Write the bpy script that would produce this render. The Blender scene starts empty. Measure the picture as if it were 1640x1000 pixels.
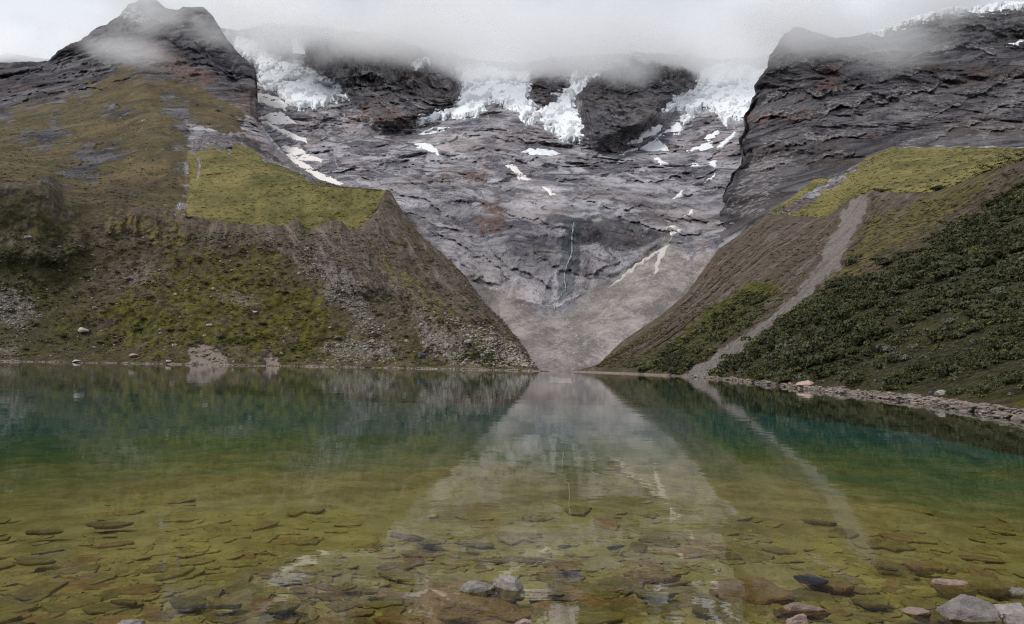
import bpy, math, random
import numpy as np
R = math.radians
random.seed(7); rng = np.random.default_rng(11)
S = bpy.context.scene
COL = S.collection

# ------------------------------------------------------------------ camera
CAMH = 2.2; F = 1093.0; PITCH = math.atan(85/F); ROLL = 0.0174
cd = bpy.data.cameras.new('camera'); cam = bpy.data.objects.new('camera', cd); COL.objects.link(cam)
cd.sensor_width = 36; cd.lens = F/1640*36; cd.clip_start = 0.1; cd.clip_end = 30000
from mathutils import Matrix, Vector
M = Matrix.Rotation(R(90)+PITCH, 4, 'X') @ Matrix.Rotation(ROLL, 4, 'Z')
cam.matrix_world = Matrix.Translation((0, 0, CAMH)) @ M
S.camera = cam
RM = np.array(M.to_3x3())
CP = np.array([0, 0, CAMH])

def ray(x, y):
    v = np.stack([np.asarray(x, float)-820, 500-np.asarray(y, float), -F*np.ones_like(np.asarray(x, float))], -1)
    return v @ RM.T
def P(x, y, D):
    r = ray(x, y); return CP + r*(np.asarray(D)/r[..., 1])[..., None]
def proj(p):
    q = (p-CP) @ RM
    return 820+F*q[..., 0]/-q[..., 2], 500-F*q[..., 1]/-q[..., 2]
def on_z(x, y, z=0.0):                      # the point of the level plane z under a pixel
    r = ray(x, y); return CP + r*((z-CAMH)/r[..., 2])[..., None]

# ------------------------------------------------------------------ sky, sun, exposure
SUN_EL, SUN_AZ = R(47), R(-112)              # azimuth from +Y towards +X
W = bpy.data.worlds.new('World'); S.world = W; W.use_nodes = True
wt = W.node_tree; wt.nodes.clear()
def N(t, ty, **k):
    n = t.nodes.new(ty)
    for a, b in k.items(): setattr(n, a, b)
    return n
sky = N(wt, 'ShaderNodeTexSky', sky_type='NISHITA', sun_disc=False, sun_elevation=SUN_EL, sun_rotation=SUN_AZ)
tc = N(wt, 'ShaderNodeTexCoord')
mp = N(wt, 'ShaderNodeMapping'); mp.inputs['Scale'].default_value = (1.0, 1.0, 2.2)
nz = N(wt, 'ShaderNodeTexNoise'); nz.inputs['Scale'].default_value = 2.6; nz.inputs['Detail'].default_value = 7; nz.inputs['Roughness'].default_value = 0.5
nz.inputs['Distortion'].default_value = 0.25
rp = N(wt, 'ShaderNodeValToRGB')
rp.color_ramp.elements[0].position = 0.34; rp.color_ramp.elements[0].color = (3.3, 3.45, 3.9, 1)
rp.color_ramp.elements[1].position = 0.62; rp.color_ramp.elements[1].color = (5.8, 5.95, 6.25, 1)
mx = N(wt, 'ShaderNodeMix', data_type='RGBA'); mx.inputs[0].default_value = 0.93
bg = N(wt, 'ShaderNodeBackground'); bg.inputs[1].default_value = 0.1
wo = N(wt, 'ShaderNodeOutputWorld')
L = wt.links.new
L(tc.outputs['Generated'], mp.inputs[0]); L(mp.outputs[0], nz.inputs[0]); L(nz.outputs[0], rp.inputs[0])
L(sky.outputs[0], mx.inputs[6]); L(rp.outputs[0], mx.inputs[7]); L(mx.outputs[2], bg.inputs[0]); L(bg.outputs[0], wo.inputs[0])
sl = bpy.data.lights.new('sun', 'SUN'); sl.energy = 1.5; sl.angle = R(11); sl.color = (1, 0.96, 0.9)
so = bpy.data.objects.new('sun', sl); COL.objects.link(so)
sd = Vector((math.sin(SUN_AZ)*math.cos(SUN_EL), math.cos(SUN_AZ)*math.cos(SUN_EL), math.sin(SUN_EL)))
so.rotation_euler = sd.to_track_quat('Z', 'Y').to_euler(); so.location = (0, 0, 1500)
S.view_settings.view_transform = 'Standard'; S.view_settings.look = 'None'
S.view_settings.exposure = 0.6; S.view_settings.gamma = 1.0
S.render.engine = 'CYCLES'
cy = S.cycles
cy.use_denoising = True; cy.pixel_filter_type = 'BLACKMAN_HARRIS'; cy.filter_width = 1.15; cy.denoising_prefilter = 'NONE'
cy.max_bounces = 16; cy.diffuse_bounces = 2; cy.glossy_bounces = 3; cy.volume_bounces = 14; cy.transparent_max_bounces = 10
cy.volume_step_rate = 1.0; cy.volume_max_steps = 96
cy.caustics_reflective = False; cy.caustics_refractive = False

# ------------------------------------------------------------------ noise
def _h(ix, iy, iz, s):
    h = (ix*np.int64(374761393) + iy*np.int64(668265263) + iz*np.int64(2147483647) + np.int64(s)*np.int64(1274126177)) & np.int64(0xffffffff)
    h = ((h ^ (h >> 13))*np.int64(1103515245)) & np.int64(0xffffffff)
    h = ((h ^ (h >> 15))*np.int64(12820163)) & np.int64(0xffffffff)
    return h ^ (h >> 16)
_G = np.array([[1,1,0],[-1,1,0],[1,-1,0],[-1,-1,0],[1,0,1],[-1,0,1],[1,0,-1],[-1,0,-1],[0,1,1],[0,-1,1],[0,1,-1],[0,-1,-1],[1,1,0],[-1,1,0],[0,-1,1],[0,-1,-1]], np.float32)
def gn(p, s=0):
    """gradient noise, about -1..1"""
    sh = p.shape[:-1]; p = p.reshape(-1, 3)
    f0 = np.floor(p); f = (p-f0).astype(np.float32); i = f0.astype(np.int64)
    u = f*f*f*(f*(f*6-15)+10)
    out = np.zeros(len(p), np.float32)
    for a in (0, 1):
        for b in (0, 1):
            for c in (0, 1):
                g = _G[_h(i[:, 0]+a, i[:, 1]+b, i[:, 2]+c, s) & 15]
                d = g[:, 0]*(f[:, 0]-a)+g[:, 1]*(f[:, 1]-b)+g[:, 2]*(f[:, 2]-c)
                out += d*(u[:, 0] if a else 1-u[:, 0])*(u[:, 1] if b else 1-u[:, 1])*(u[:, 2] if c else 1-u[:, 2])
    return out.reshape(sh)
def fbm(p, o=4, g=0.5, s=0, l=2.03):
    r = 0; a = 1.0; q = np.array(p, float)
    for k in range(o):
        r = r+a*gn(q, s+k); q = q*l+17.3; a *= g
    return r
def rid(p, o=4, g=0.5, s=0, l=2.07):
    r = 0; a = 1.0; q = np.array(p, float); t = 0
    for k in range(o):
        r = r+a*(1-2*np.abs(gn(q, s+k))); q = q*l+9.1; t += a; a *= g
    return r/t
def ss(x, a=0.0, b=1.0):
    t = np.clip((x-a)/(b-a), 0, 1); return t*t*(3-2*t)
def xyz(*a): return np.stack(np.broadcast_arrays(*a), -1)

# ------------------------------------------------------------------ outlines -> signed distance in pixels (+ inside)
def sdf(x, y, poly):
    sh = x.shape; x = x.ravel(); y = y.ravel()
    px = np.array([p[0] for p in poly], float); py = np.array([p[1] for p in poly], float)
    out = np.full(x.shape, -200.0)
    k = (x > px.min()-60) & (x < px.max()+60) & (y > py.min()-60) & (y < py.max()+60)
    if not k.any(): return out.reshape(sh)
    X = x[k]; Y = y[k]; d = np.full(X.shape, 1e18); ins = np.zeros(X.shape, bool)
    n = len(poly)
    for i in range(n):
        x0, y0, x1, y1 = px[i], py[i], px[(i+1) % n], py[(i+1) % n]
        dx, dy = x1-x0, y1-y0
        t = np.clip(((X-x0)*dx+(Y-y0)*dy)/(dx*dx+dy*dy+1e-9), 0, 1)
        d = np.minimum(d, (X-x0-t*dx)**2+(Y-y0-t*dy)**2)
        c = (y0 > Y) != (y1 > Y)
        if dy != 0: ins ^= c & (X < (x1-x0)*(Y-y0)/dy+x0)
    out[k] = np.where(ins, 1, -1)*np.sqrt(d)
    return out.reshape(sh)
def mask(x, y, polys, soft=4.0, warp=5.0, wl=22.0, s=3):
    q = xyz(x/wl, y/wl, 0.5)
    wx = x+warp*fbm(q, 4, 0.55, s); wy = y+warp*fbm(q+40, 4, 0.55, s+9)
    m = np.zeros(x.shape)
    for p in polys: m = np.maximum(m, ss(sdf(wx, wy, p)/soft, -1, 1))
    return m

# ------------------------------------------------------------------ loft between curves of control points
def cpt(c):
    if c[1] == 'z':
        x, _, z, D = c
        y = 585.0
        for _ in range(5):
            r = ray(x, y); zz = CAMH+r[2]/r[1]*D; y += (zz-z)/D*F
        return P(x, y, D)
    return P(c[0], c[1], c[2])
def loft(curves, x0, x1, step=1.5, vstep=1.5, smooth=True):
    xs = np.arange(x0, x1+step, step); rows = []
    for c in curves:
        cx = np.array([q[0] for q in c], float); cp = np.array([cpt(q) for q in c])
        rows.append(np.stack([np.interp(xs, cx, cp[:, k]) for k in range(3)], -1))
    K = np.array(rows)                                   # curves, cols, 3
    out = []
    for k in range(len(K)-1):
        a, b = K[k], K[k+1]
        ya, yb = proj(a)[1], proj(b)[1]
        n = max(3, int(np.percentile(np.abs(ya-yb), 85)/vstep))
        t = (np.arange(n)/n)[:, None, None]
        if smooth:
            m0 = (K[k+1]-K[k-1])/2 if k > 0 else b-a
            m1 = (K[k+2]-K[k])/2 if k < len(K)-2 else b-a
            ln = np.linalg.norm(b-a, axis=-1, keepdims=True)
            for m in (m0, m1): m *= np.minimum(1, ln/(np.linalg.norm(m, axis=-1, keepdims=True)+1e-6))
            out.append((2*t**3-3*t**2+1)*a+(t**3-2*t**2+t)*m0*0.7+(-2*t**3+3*t**2)*b+(t**3-t**2)*m1*0.7)
        else: out.append(a*(1-t)+b*t)
    out.append(K[-1][None])
    return np.concatenate(out, 0)
def push(G, d):                                          # move away from (+) / towards (-) the viewpoint by d metres
    v = G-CP; ln = np.linalg.norm(v, axis=-1, keepdims=True)
    return CP+v*(1+d[..., None]/ln)
def normals(G):
    du = np.gradient(G, axis=1); dv = np.gradient(G, axis=0)
    n = np.cross(du, dv); n /= np.linalg.norm(n, axis=-1, keepdims=True)+1e-12
    return np.where(((n*(CP-G)).sum(-1) < 0)[..., None], -n, n)

def mesh_from(name, V, Fq, mat, attrs=None, smooth=True, parent=None, mats=None):
    me = bpy.data.meshes.new(name); V = np.ascontiguousarray(V, np.float32).reshape(-1, 3); Fq = np.ascontiguousarray(Fq, np.int32)
    k = Fq.shape[1]
    me.vertices.add(len(V)); me.vertices.foreach_set('co', V.ravel())
    me.loops.add(Fq.size); me.loops.foreach_set('vertex_index', Fq.ravel())
    me.polygons.add(len(Fq)); me.polygons.foreach_set('loop_start', np.arange(0, Fq.size, k, dtype=np.int32))
    me.polygons.foreach_set('use_smooth', np.full(len(Fq), smooth))
    me.update(calc_edges=True)
    for n, a in (attrs or {}).items():
        at = me.color_attributes.new(n, 'FLOAT_COLOR', 'POINT')
        at.data.foreach_set('color', np.ascontiguousarray(a, np.float32).ravel())
    me.materials.append(mat)
    o = bpy.data.objects.new(name, me); COL.objects.link(o)
    if parent: o.parent = parent
    return o
def grid_faces(nv, nu, keep=None):
    i = np.arange(nv*nu).reshape(nv, nu)
    f = np.stack([i[:-1, :-1], i[:-1, 1:], i[1:, 1:], i[1:, :-1]], -1).reshape(-1, 4)
    if keep is not None: f = f[keep.reshape(-1)]
    return f
def grid_obj(name, G, mat, masks, keep=None, sc=None):
    nv, nu = G.shape[:2]
    at = {}
    names = list(masks)
    for k in range(0, len(names), 4):
        a = np.zeros((nv*nu, 4), np.float32)
        for j, n in enumerate(names[k:k+4]): a[:, j] = np.clip(masks[n], 0, 1).reshape(-1)
        at['m%d' % (k//4+1)] = a
    if sc is not None: at['sc'] = np.concatenate([sc.reshape(-1, 3), np.ones((nv*nu, 1))], 1)
    return mesh_from(name, G, grid_faces(nv, nu, keep), mat, at)
def tag(o, label=None, cat=None, group=None, kind=None):
    for k, v in (('label', label), ('category', cat), ('group', group), ('kind', kind)):
        if v: o[k] = v
    return o

# ------------------------------------------------------------------ materials
class NT:
    def __init__(s, name):
        s.m = bpy.data.materials.new(name); s.m.use_nodes = True; s.t = s.m.node_tree; s.t.nodes.clear()
        s.out = s.t.nodes.new('ShaderNodeOutputMaterial')
        s.co = s.t.nodes.new('ShaderNodeTexCoord').outputs['Object']
    def n(s, ty, **k): return N(s.t, ty, **k)
    def set(s, inp, v):
        if hasattr(v, 'is_output'): s.t.links.new(v, inp)
        elif isinstance(v, (tuple, list)): inp.default_value = tuple(v)+((1,) if len(v) == 3 and inp.type == 'RGBA' else ())
        else: inp.default_value = v
    def noise(s, scale, detail=4, rough=0.55, sc=None, dist=0.0, vec=None):
        n = s.n('ShaderNodeTexNoise'); n.inputs['Scale'].default_value = scale; n.inputs['Detail'].default_value = detail
        n.inputs['Roughness'].default_value = rough; n.inputs['Distortion'].default_value = dist
        v = vec or s.co
        if sc:
            mp = s.n('ShaderNodeMapping'); s.set(mp.inputs[0], v); mp.inputs['Scale'].default_value = sc; v = mp.outputs[0]
        s.set(n.inputs['Vector'], v); return n.outputs[0]
    def vor(s, scale, feature='F1', sc=None, out='Distance', rnd=1.0):
        n = s.n('ShaderNodeTexVoronoi', feature=feature); n.inputs['Scale'].default_value = scale; n.inputs['Randomness'].default_value = rnd
        v = s.co
        if sc:
            mp = s.n('ShaderNodeMapping'); s.set(mp.inputs[0], v); mp.inputs['Scale'].default_value = sc; v = mp.outputs[0]
        s.set(n.inputs['Vector'], v); return n.outputs[out]
    def mr(s, v, a, b, c=0.0, d=1.0, smooth=True):
        n = s.n('ShaderNodeMapRange'); n.interpolation_type = 'SMOOTHSTEP' if smooth else 'LINEAR'
        for i, q in enumerate((v, a, b, c, d)): s.set(n.inputs[i], q)
        return n.outputs[0]
    def math(s, op, a, b=0.0):
        n = s.n('ShaderNodeMath', operation=op); s.set(n.inputs[0], a); s.set(n.inputs[1], b); return n.outputs[0]
    def mix(s, f, a, b, blend='MIX'):
        n = s.n('ShaderNodeMix', data_type='RGBA', blend_type=blend); s.set(n.inputs[0], f); s.set(n.inputs[6], a); s.set(n.inputs[7], b); return n.outputs[2]
    def vattr(s, name): return s.n('ShaderNodeAttribute', attribute_name=name).outputs['Vector']
    def attr(s, name):
        a = s.n('ShaderNodeAttribute', attribute_name=name); sp = s.n('ShaderNodeSeparateColor'); s.t.links.new(a.outputs['Color'], sp.inputs[0])
        return sp.outputs[0], sp.outputs[1], sp.outputs[2], a.outputs['Alpha']
    def bump(s, h, strength, dist, prev=None):
        b = s.n('ShaderNodeBump'); b.inputs['Strength'].default_value = strength; b.inputs['Distance'].default_value = dist
        s.set(b.inputs['Height'], h)
        if prev: s.set(b.inputs['Normal'], prev)
        return b.outputs[0]
    def bsdf(s, col, rough=0.9, nrm=None, spec=0.2):
        p = s.n('ShaderNodeBsdfPrincipled'); s.set(p.inputs['Base Color'], col); s.set(p.inputs['Roughness'], rough)
        p.inputs['Specular IOR Level'].default_value = spec
        if nrm: s.set(p.inputs['Normal'], nrm)
        s.t.links.new(p.outputs[0], s.out.inputs['Surface']); return s.m
    def soft(s, m, brk, k=0.6, e=0.18):                  # break a mask's edge up with a noise
        brk = s.mr(brk, .3, .7, 0, 1, False); k = k*.8
        v = s.math('ADD', m, s.math('MULTIPLY', s.math('SUBTRACT', brk, 0.5), k))
        return s.mr(v, 0.5-e, 0.5+e)

def mat_mountain():
    """masks m1: grass, scree, dark, red ; m2: pale, brown, frost, wet ; sc: bedding coordinate of the rock"""
    t = NT('mountain_rock'); bed = t.vattr('sc')
    mp = t.n('ShaderNodeMapping'); t.set(mp.inputs[0], t.co); mp.inputs['Scale'].default_value = (1, .35, 1); t.co = mp.outputs[0]
    grass, scree, dark, red = t.attr('m1'); pale, brown, frost, wet = t.attr('m2')
    big = t.noise(0.012, 6, 0.6, dist=0.4); mid = t.noise(0.05, 8, 0.68, dist=.3); fin = t.noise(0.22, 8, 0.75)
    s1 = t.noise(1.0, 8, 0.6, vec=bed, dist=.7); s2 = t.noise(2.9, 8, 0.70, vec=bed, dist=.8)
    rock = t.mix(t.mr(s1, 0.40, 0.60), (0.125, 0.122, 0.148), (0.60, 0.58, 0.625))
    rock = t.mix(t.mr(big, 0.46, 0.60, 0, .7), rock, t.mix(t.mr(s1, .35, .65), (0.14, 0.112, 0.108), (0.46, 0.385, 0.375)))
    rock = t.mix(t.mr(mid, 0.52, 0.72, 0, .7), rock, t.mix(t.mr(s2, .35, .65), (0.20, 0.19, 0.205), (0.56, 0.53, 0.545)))
    rock = t.mix(t.mr(s2, 0.45, 0.33, 0, 0.85), rock, (0.028, 0.026, 0.033))
    rock = t.mix(t.mr(fin, 0.42, 0.26, 0, 0.6), rock, (0.035, 0.033, 0.040))
    rock = t.mix(t.mr(fin, 0.60, 0.74, 0, 0.55), rock, (0.60, 0.57, 0.58))
    rock = t.mix(t.mr(t.noise(0.017, 7, .62, dist=.5), 0.48, 0.60, 0, .65), rock, t.mix(t.mr(s2, .35, .65), (.06, .058, .072), (.20, .195, .22)))
    rock = t.mix(t.mr(t.noise(0.0105, 8, .66, dist=.8), 0.50, 0.62, 0, .5), rock, t.mix(t.mr(s2, .35, .65), (.30, .29, .31), (.66, .63, .65)))
    dk = t.mix(t.mr(s1, 0.36, 0.66), (0.034, 0.033, 0.042), (0.19, 0.18, 0.19))
    dk = t.mix(t.mr(s2, 0.56, 0.72, 0, .7), dk, (0.17, 0.15, 0.15))
    dk = t.mix(t.mr(fin, 0.58, 0.74, 0, 0.6), dk, (0.2, 0.18, 0.18))
    dk = t.mix(t.mr(big, 0.5, 0.66, 0, .6), dk, t.mix(s2, (0.045, 0.028, 0.024), (0.17, 0.115, 0.095)))
    c = t.mix(t.soft(dark, mid), rock, dk)
    pl = t.mix(t.mr(fin, .3, .7), (0.25, 0.225, 0.23), (0.60, 0.55, 0.545))
    c = t.mix(t.math('MULTIPLY', t.soft(pale, fin, 1.4), 0.62), c, pl)
    rd = t.mix(t.mr(fin, .35, .65), (0.11, 0.062, 0.052), (0.27, 0.175, 0.15))
    c = t.mix(t.math('MULTIPLY', t.soft(red, mid, 1.4), 0.85), c, rd)
    fall = t.noise(1.0, 7, .7, vec=bed)
    sc1 = t.mix(t.mr(t.noise(0.05, 10, 0.78), 0.40, 0.62), (0.15, 0.136, 0.132), (0.37, 0.33, 0.312))
    sc1 = t.mix(t.mr(big, .45, .62, 0, .45), sc1, t.mix(fin, (.12, .098, .09), (.24, .20, .185)))
    sc1 = t.mix(t.mr(fall, 0.5, 0.66, 0, .38), sc1, (0.42, 0.37, 0.35))
    sc1 = t.mix(t.mr(fall, 0.47, 0.34, 0, .5), sc1, (0.12, 0.098, 0.095))
    sc1 = t.mix(t.mr(t.noise(0.8, 4, .7), .58, .7, 0, .7), sc1, (0.55, 0.5, 0.47))
    c = t.mix(t.soft(scree, fin, 0.9), c, sc1)
    gb = t.mix(t.mr(t.noise(0.03, 8, 0.7, dist=.4), 0.36, 0.64), (0.055, 0.043, 0.022), (0.140, 0.104, 0.050))
    gb = t.mix(t.mr(mid, .48, .7, 0, .7), gb, (0.085, 0.085, 0.024))
    gb = t.mix(t.mr(s1, .53, .66, 0, .6), gb, (0.05, 0.042, 0.034))
    gb = t.mix(t.mr(t.noise(0.25, 6, 0.75), 0.52, 0.72, 0, .7), gb, (0.04, 0.034, 0.020))
    c = t.mix(t.soft(brown, t.noise(0.06, 9, 0.75), 1.5), c, gb)
    gg = t.mix(t.mr(t.noise(0.03, 8, 0.68, dist=.6), 0.36, 0.62), (0.100, 0.094, 0.030), (0.205, 0.172, 0.060))
    gg = t.mix(t.mr(fall, .55, .7, 0, .5), gg, (0.20, 0.16, 0.055))
    gg = t.mix(t.mr(t.noise(0.35, 8, 0.85), 0.50, 0.62, 0, .75), gg, (0.048, 0.048, 0.014)); gg = t.mix(t.mr(t.noise(0.5, 8, 0.85), 0.56, 0.66, 0, .5), gg, (0.24, 0.20, 0.09)); gg = t.mix(t.mr(t.vor(.09), .06, .04, 0, .8), gg, (.2, .18, .17))
    c = t.mix(t.soft(grass, t.noise(0.12, 8, 0.75), 1.0, .12), c, gg)
    c = t.mix(t.math('MULTIPLY', t.soft(wet, fin), .6), c, (0.05, 0.075, 0.08))
    c = t.mix(t.soft(frost, t.noise(0.12, 8, 0.85), 1.6, .1), c, (0.62, 0.65, 0.68))
    h = t.math('ADD', fin, t.math('ADD', t.math('MULTIPLY', s1, 1.2), s2))
    hard = t.math('SUBTRACT', 1.0, t.math('MULTIPLY', t.math('MAXIMUM', grass, t.math('MAXIMUM', brown, scree)), .75))
    b = t.n('ShaderNodeBump'); b.inputs['Distance'].default_value = 6.0; t.set(b.inputs['Height'], h); t.set(b.inputs['Strength'], hard)
    nm = t.bump(t.noise(0.9, 5, 0.7), 0.7, 0.9, b.outputs[0])
    return t.bsdf(c, 0.92, nm, 0.15)
def mat_moraine():
    """masks m1: moss, scree, shrub, cliff ; m2: dry, grey, bare (the part under water), gravel"""
    t = NT('moraine_ground')
    moss, scree, shrub, cliff = t.attr('m1'); dry, grey, bare, gravel = t.attr('m2')
    a = t.noise(0.05, 7, 0.6, dist=.3); b = t.noise(0.3, 8, 0.7); cc = t.noise(1.4, 7, 0.75)
    soil = t.mix(t.mr(b, 0.35, 0.68), (0.052, 0.039, 0.027), (0.165, 0.128, 0.095))
    soil = t.mix(t.mr(a, 0.42, 0.62, 0, .7), soil, (0.075, 0.066, 0.030))
    soil = t.mix(t.mr(cc, 0.60, 0.72, 0, 0.7), soil, (0.34, 0.29, 0.25))
    cl = t.mix(t.mr(b, 0.3, 0.7), (0.052, 0.038, 0.030), (0.165, 0.125, 0.10))
    cl = t.mix(t.mr(cc, 0.62, 0.78, 0, 0.6), cl, (0.36, 0.31, 0.29))
    st_ = t.noise(1.0, 8, .72, vec=t.vattr('sc'), dist=.3)
    cl = t.mix(t.mr(st_, .5, .66, 0, .75), cl, (0.25, 0.205, 0.175)); cl = t.mix(t.mr(st_, .46, .3, 0, .85), cl, (0.030, 0.023, 0.018))
    cl = t.mix(t.mr(a, .5, .66, 0, .55), cl, (0.085, 0.078, 0.035))
    c = t.mix(t.soft(cliff, b, 1.2), soil, cl)
    dg = t.mix(t.mr(b, .38, .62), (0.055, 0.043, 0.018), (0.19, 0.155, 0.06)); dg = t.mix(t.mr(cc, .52, .66, 0, .6), dg, (.035, .032, .014))
    c = t.mix(t.soft(dry, b, 1.8), c, dg)
    ms = t.mix(t.mr(b, 0.36, 0.66), (0.036, 0.036, 0.010), (0.150, 0.138, 0.026))
    c = t.mix(t.soft(moss, t.noise(0.16, 8, 0.72), 1.1), c, ms)
    sh = t.mix(t.mr(cc, 0.38, 0.66), (0.022, 0.021, 0.009), (0.105, 0.098, 0.045))
    sh = t.mix(t.mr(t.noise(0.10, 8, .7), .48, .64, 0, .6), sh, t.mix(b, (0.06, 0.055, 0.015), (0.15, 0.14, 0.05)))
    c = t.mix(t.soft(shrub, t.noise(0.35, 7, 0.75), 1.1), c, sh)
    st = t.vor(0.9, 'F1'); stc = t.vor(0.9, 'F1', out='Color')
    gr = t.mix(t.mr(cc, .3, .7), (0.11, 0.098, 0.088), (0.33, 0.30, 0.275))
    gr = t.mix(t.mr(t.noise(3.2, 3, .6), .56, .7, 0, .8), gr, (0.5, 0.46, 0.42)); gr = t.mix(t.mr(b, .5, .35, 0, .7), gr, (.05, .045, .03))
    c = t.mix(t.soft(grey, t.noise(0.8, 8, 0.8), 1.5, .1), c, gr)
    chc = t.mix(t.mr(cc, .38, .62), (0.10, 0.088, 0.08), (0.34, 0.30, 0.275)); chc = t.mix(t.mr(st_, .5, .64, 0, .6), chc, (.11, .085, .07)); chc = t.mix(t.mr(b, .56, .7, 0, .6), chc, (.42, .39, .36))
    c = t.mix(t.soft(scree, b, 1.0), c, chc)
    c = t.mix(t.soft(gravel, cc, 0.4), c, t.mix(t.mr(t.noise(5, 6, .75), .35, .65), (0.13, 0.095, 0.075), (0.42, 0.35, 0.30)))
    c = t.mix(t.mr(t.vor(0.32), 0.035, 0.02, 0, .8), c, (0.42, 0.38, 0.35))
    gp = t.n('ShaderNodeNewGeometry'); sz = t.n('ShaderNodeSeparateXYZ'); t.set(sz.inputs[0], gp.outputs['Position'])
    c = t.mix(bare, c, t.mix(t.mr(t.math('ADD', sz.outputs[2], t.math('MULTIPLY', b, 1.5)), 0.2, -2.6), t.mix(b, (0.05, 0.055, 0.025), (0.12, 0.115, 0.045)), (0.016, 0.095, 0.095)))  # submerged slope: dark olive, then deep water's teal, put into its colour
    nm = t.bump(t.math('ADD', b, cc), 1.0, 0.9); nm = t.bump(t.noise(4.5, 5, 0.7), 0.8, 0.2, nm)
    return t.bsdf(c, 0.95, nm, 0.12)
def mat_snow(name='glacier_ice', dirt=0.5, base=(0.80, 0.82, 0.85)):
    t = NT(name)
    a = t.noise(0.035, 8, 0.68, sc=(1, .6, 1.6), dist=.8); b = t.noise(0.2, 8, 0.72, sc=(1, .7, 1.5), dist=.5)
    d = t.attr('m1')[0]
    c = t.mix(t.mr(b, 0.48, 0.66, 0, 0.55), base, (0.50, 0.57, 0.61))
    c = t.mix(t.math('MULTIPLY', t.soft(d, b, 1.1, .12), dirt), c, t.mix(a, (0.13, 0.13, 0.135), (0.33, 0.35, 0.35)))
    return t.bsdf(c, 0.55, t.bump(b, 0.35, 1.5), 0.3)
def mat_stone(name, a, b, pale=(0.5, 0.46, 0.44), sc=3.0, rough=0.75, algae=None):
    t = NT(name)
    oi = t.n('ShaderNodeObjectInfo')
    n1 = t.noise(sc, 7, 0.65, dist=.3); n2 = t.noise(sc*7, 6, 0.7)
    c = t.mix(t.mr(n1, .3, .7), a, b)
    c = t.mix(t.mr(n2, .55, .75, 0, .6), c, pale)
    c = t.mix(t.mr(n2, .45, .25, 0, .6), c, tuple(v*.3 for v in a))
    hs = t.n('ShaderNodeHueSaturation'); hs.inputs['Saturation'].default_value = 1
    t.set(hs.inputs['Value'], t.mr(oi.outputs['Random'], 0, 1, 0.72, 1.25, False)); t.set(hs.inputs['Color'], c); c = hs.outputs[0]
    if algae:                                              # brown film on everything that lies under water
        g = t.n('ShaderNodeNewGeometry'); sp = t.n('ShaderNodeSeparateXYZ'); t.set(sp.inputs[0], g.outputs['Position'])
        al = t.mix(t.mr(n1, .3, .7), algae[0], algae[1])
        al = t.mix(t.mr(n2, .5, .75, 0, .5), al, tuple(v*1.5 for v in algae[1]))
        hs2 = t.n('ShaderNodeHueSaturation'); t.set(hs2.inputs['Value'], t.mr(oi.outputs['Random'], 0, 1, 0.75, 1.25, False)); t.set(hs2.inputs['Color'], al)
        c = t.mix(t.mr(t.math('ADD', sp.outputs[2], t.math('MULTIPLY', t.math('SUBTRACT', n2, .5), .03)), 0.012, -0.006), c, hs2.outputs[0])
    return t.bsdf(c, rough, t.bump(t.math('ADD', n1, n2), 0.8, 0.06/sc*3), 0.3)
def mat_leaf(name, a, b):
    t = NT(name); oi = t.n('ShaderNodeObjectInfo')
    g = t.n('ShaderNodeNewGeometry')
    c = t.mix(g.outputs['Random Per Island'], a, b)
    c = t.mix(t.mr(t.noise(0.11, 4, .6, vec=g.outputs['Position']), .4, .62), c, t.mix(g.outputs['Random Per Island'], tuple(v*1.5 for v in a), (b[0]*1.5, b[1]*1.45, b[2]*1.9)))
    return t.bsdf(c, 0.7, None, 0.25)

M_MTN = mat_mountain(); M_MOR = mat_moraine()

# ------------------------------------------------------------------ terrain: headwall of the valley
def warp3(G, wl, amp, s): return G+amp*xyz(fbm(G/wl, 3, .5, s), fbm(G/wl+31, 3, .5, s), fbm(G/wl+77, 3, .5, s))
def rockrelief(G, h, A=1.0, s=0, bed=26.0, vert=0.0):
    """metres towards (-) the viewer: buttresses, beds and cracks; h is the bedding height"""
    g = warp3(G*np.array([1, .32, 1]), 150, 38, s)
    d = -55*rid(g/230, 6, .52, s+1)-30*rid(g/80+.25*xyz(0, 0, 0), 6, .56, s+5)
    h = h+18*fbm(g/80, 5, .58, s+8)
    for k, (bd, am) in enumerate(((bed*1.6, .55), (bed*.6, .40), (bed*.2, .25))):
        f = h/bd+5.5*k; fr = f-np.floor(f)
        d = d+bd*am*(ss(fr, .0, .3)-fr)*(0.1+1.5*ss(fbm(g/100, 4, .55, s+14+k), -.2, .4))
    if vert: d = d-vert*rid(xyz(g[..., 0]/26, g[..., 1]/30, g[..., 2]/110), 5, .6, s+20)
    d = d-9*rid(g/30, 6, .64, s+26)-14*rid(xyz(g[..., 0]/34, g[..., 1]/60, g[..., 2]/120), 5, .58, s+40)
    return (d-np.median(d))*A
def ledges(x, y, lines, seed=0):
    """benches of the rock: (recess, bench) weights from a list of (amp, width, polyline)"""
    q = xyz(x/26, y/26, .3); wx = x+9*fbm(q, 3, .5, seed); wy = y+12*fbm(q*.7+50, 4, .5, seed+7)
    rec = np.zeros(x.shape); ben = np.zeros(x.shape)
    am = .45+.9*ss(fbm(xyz(x/18, y/18, .9), 3, .6, seed+11), -.35, .3)
    for a, w, pl in lines:
        w = w*1.7; lx = [p[0] for p in pl]; ly = [p[1] for p in pl]
        yl = np.interp(wx, lx, ly); t = wy-yl
        e = ss(wx, lx[0]-3, lx[0]+8)*(1-ss(wx, lx[-1]-8, lx[-1]+3))*am*a
        rec += e*np.where(t > 0, np.exp(-t/w)*ss(t, 0, 1.5), 0); ben += e*np.where(t <= 0, np.exp(t/w), 0)
    return rec, ben
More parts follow.
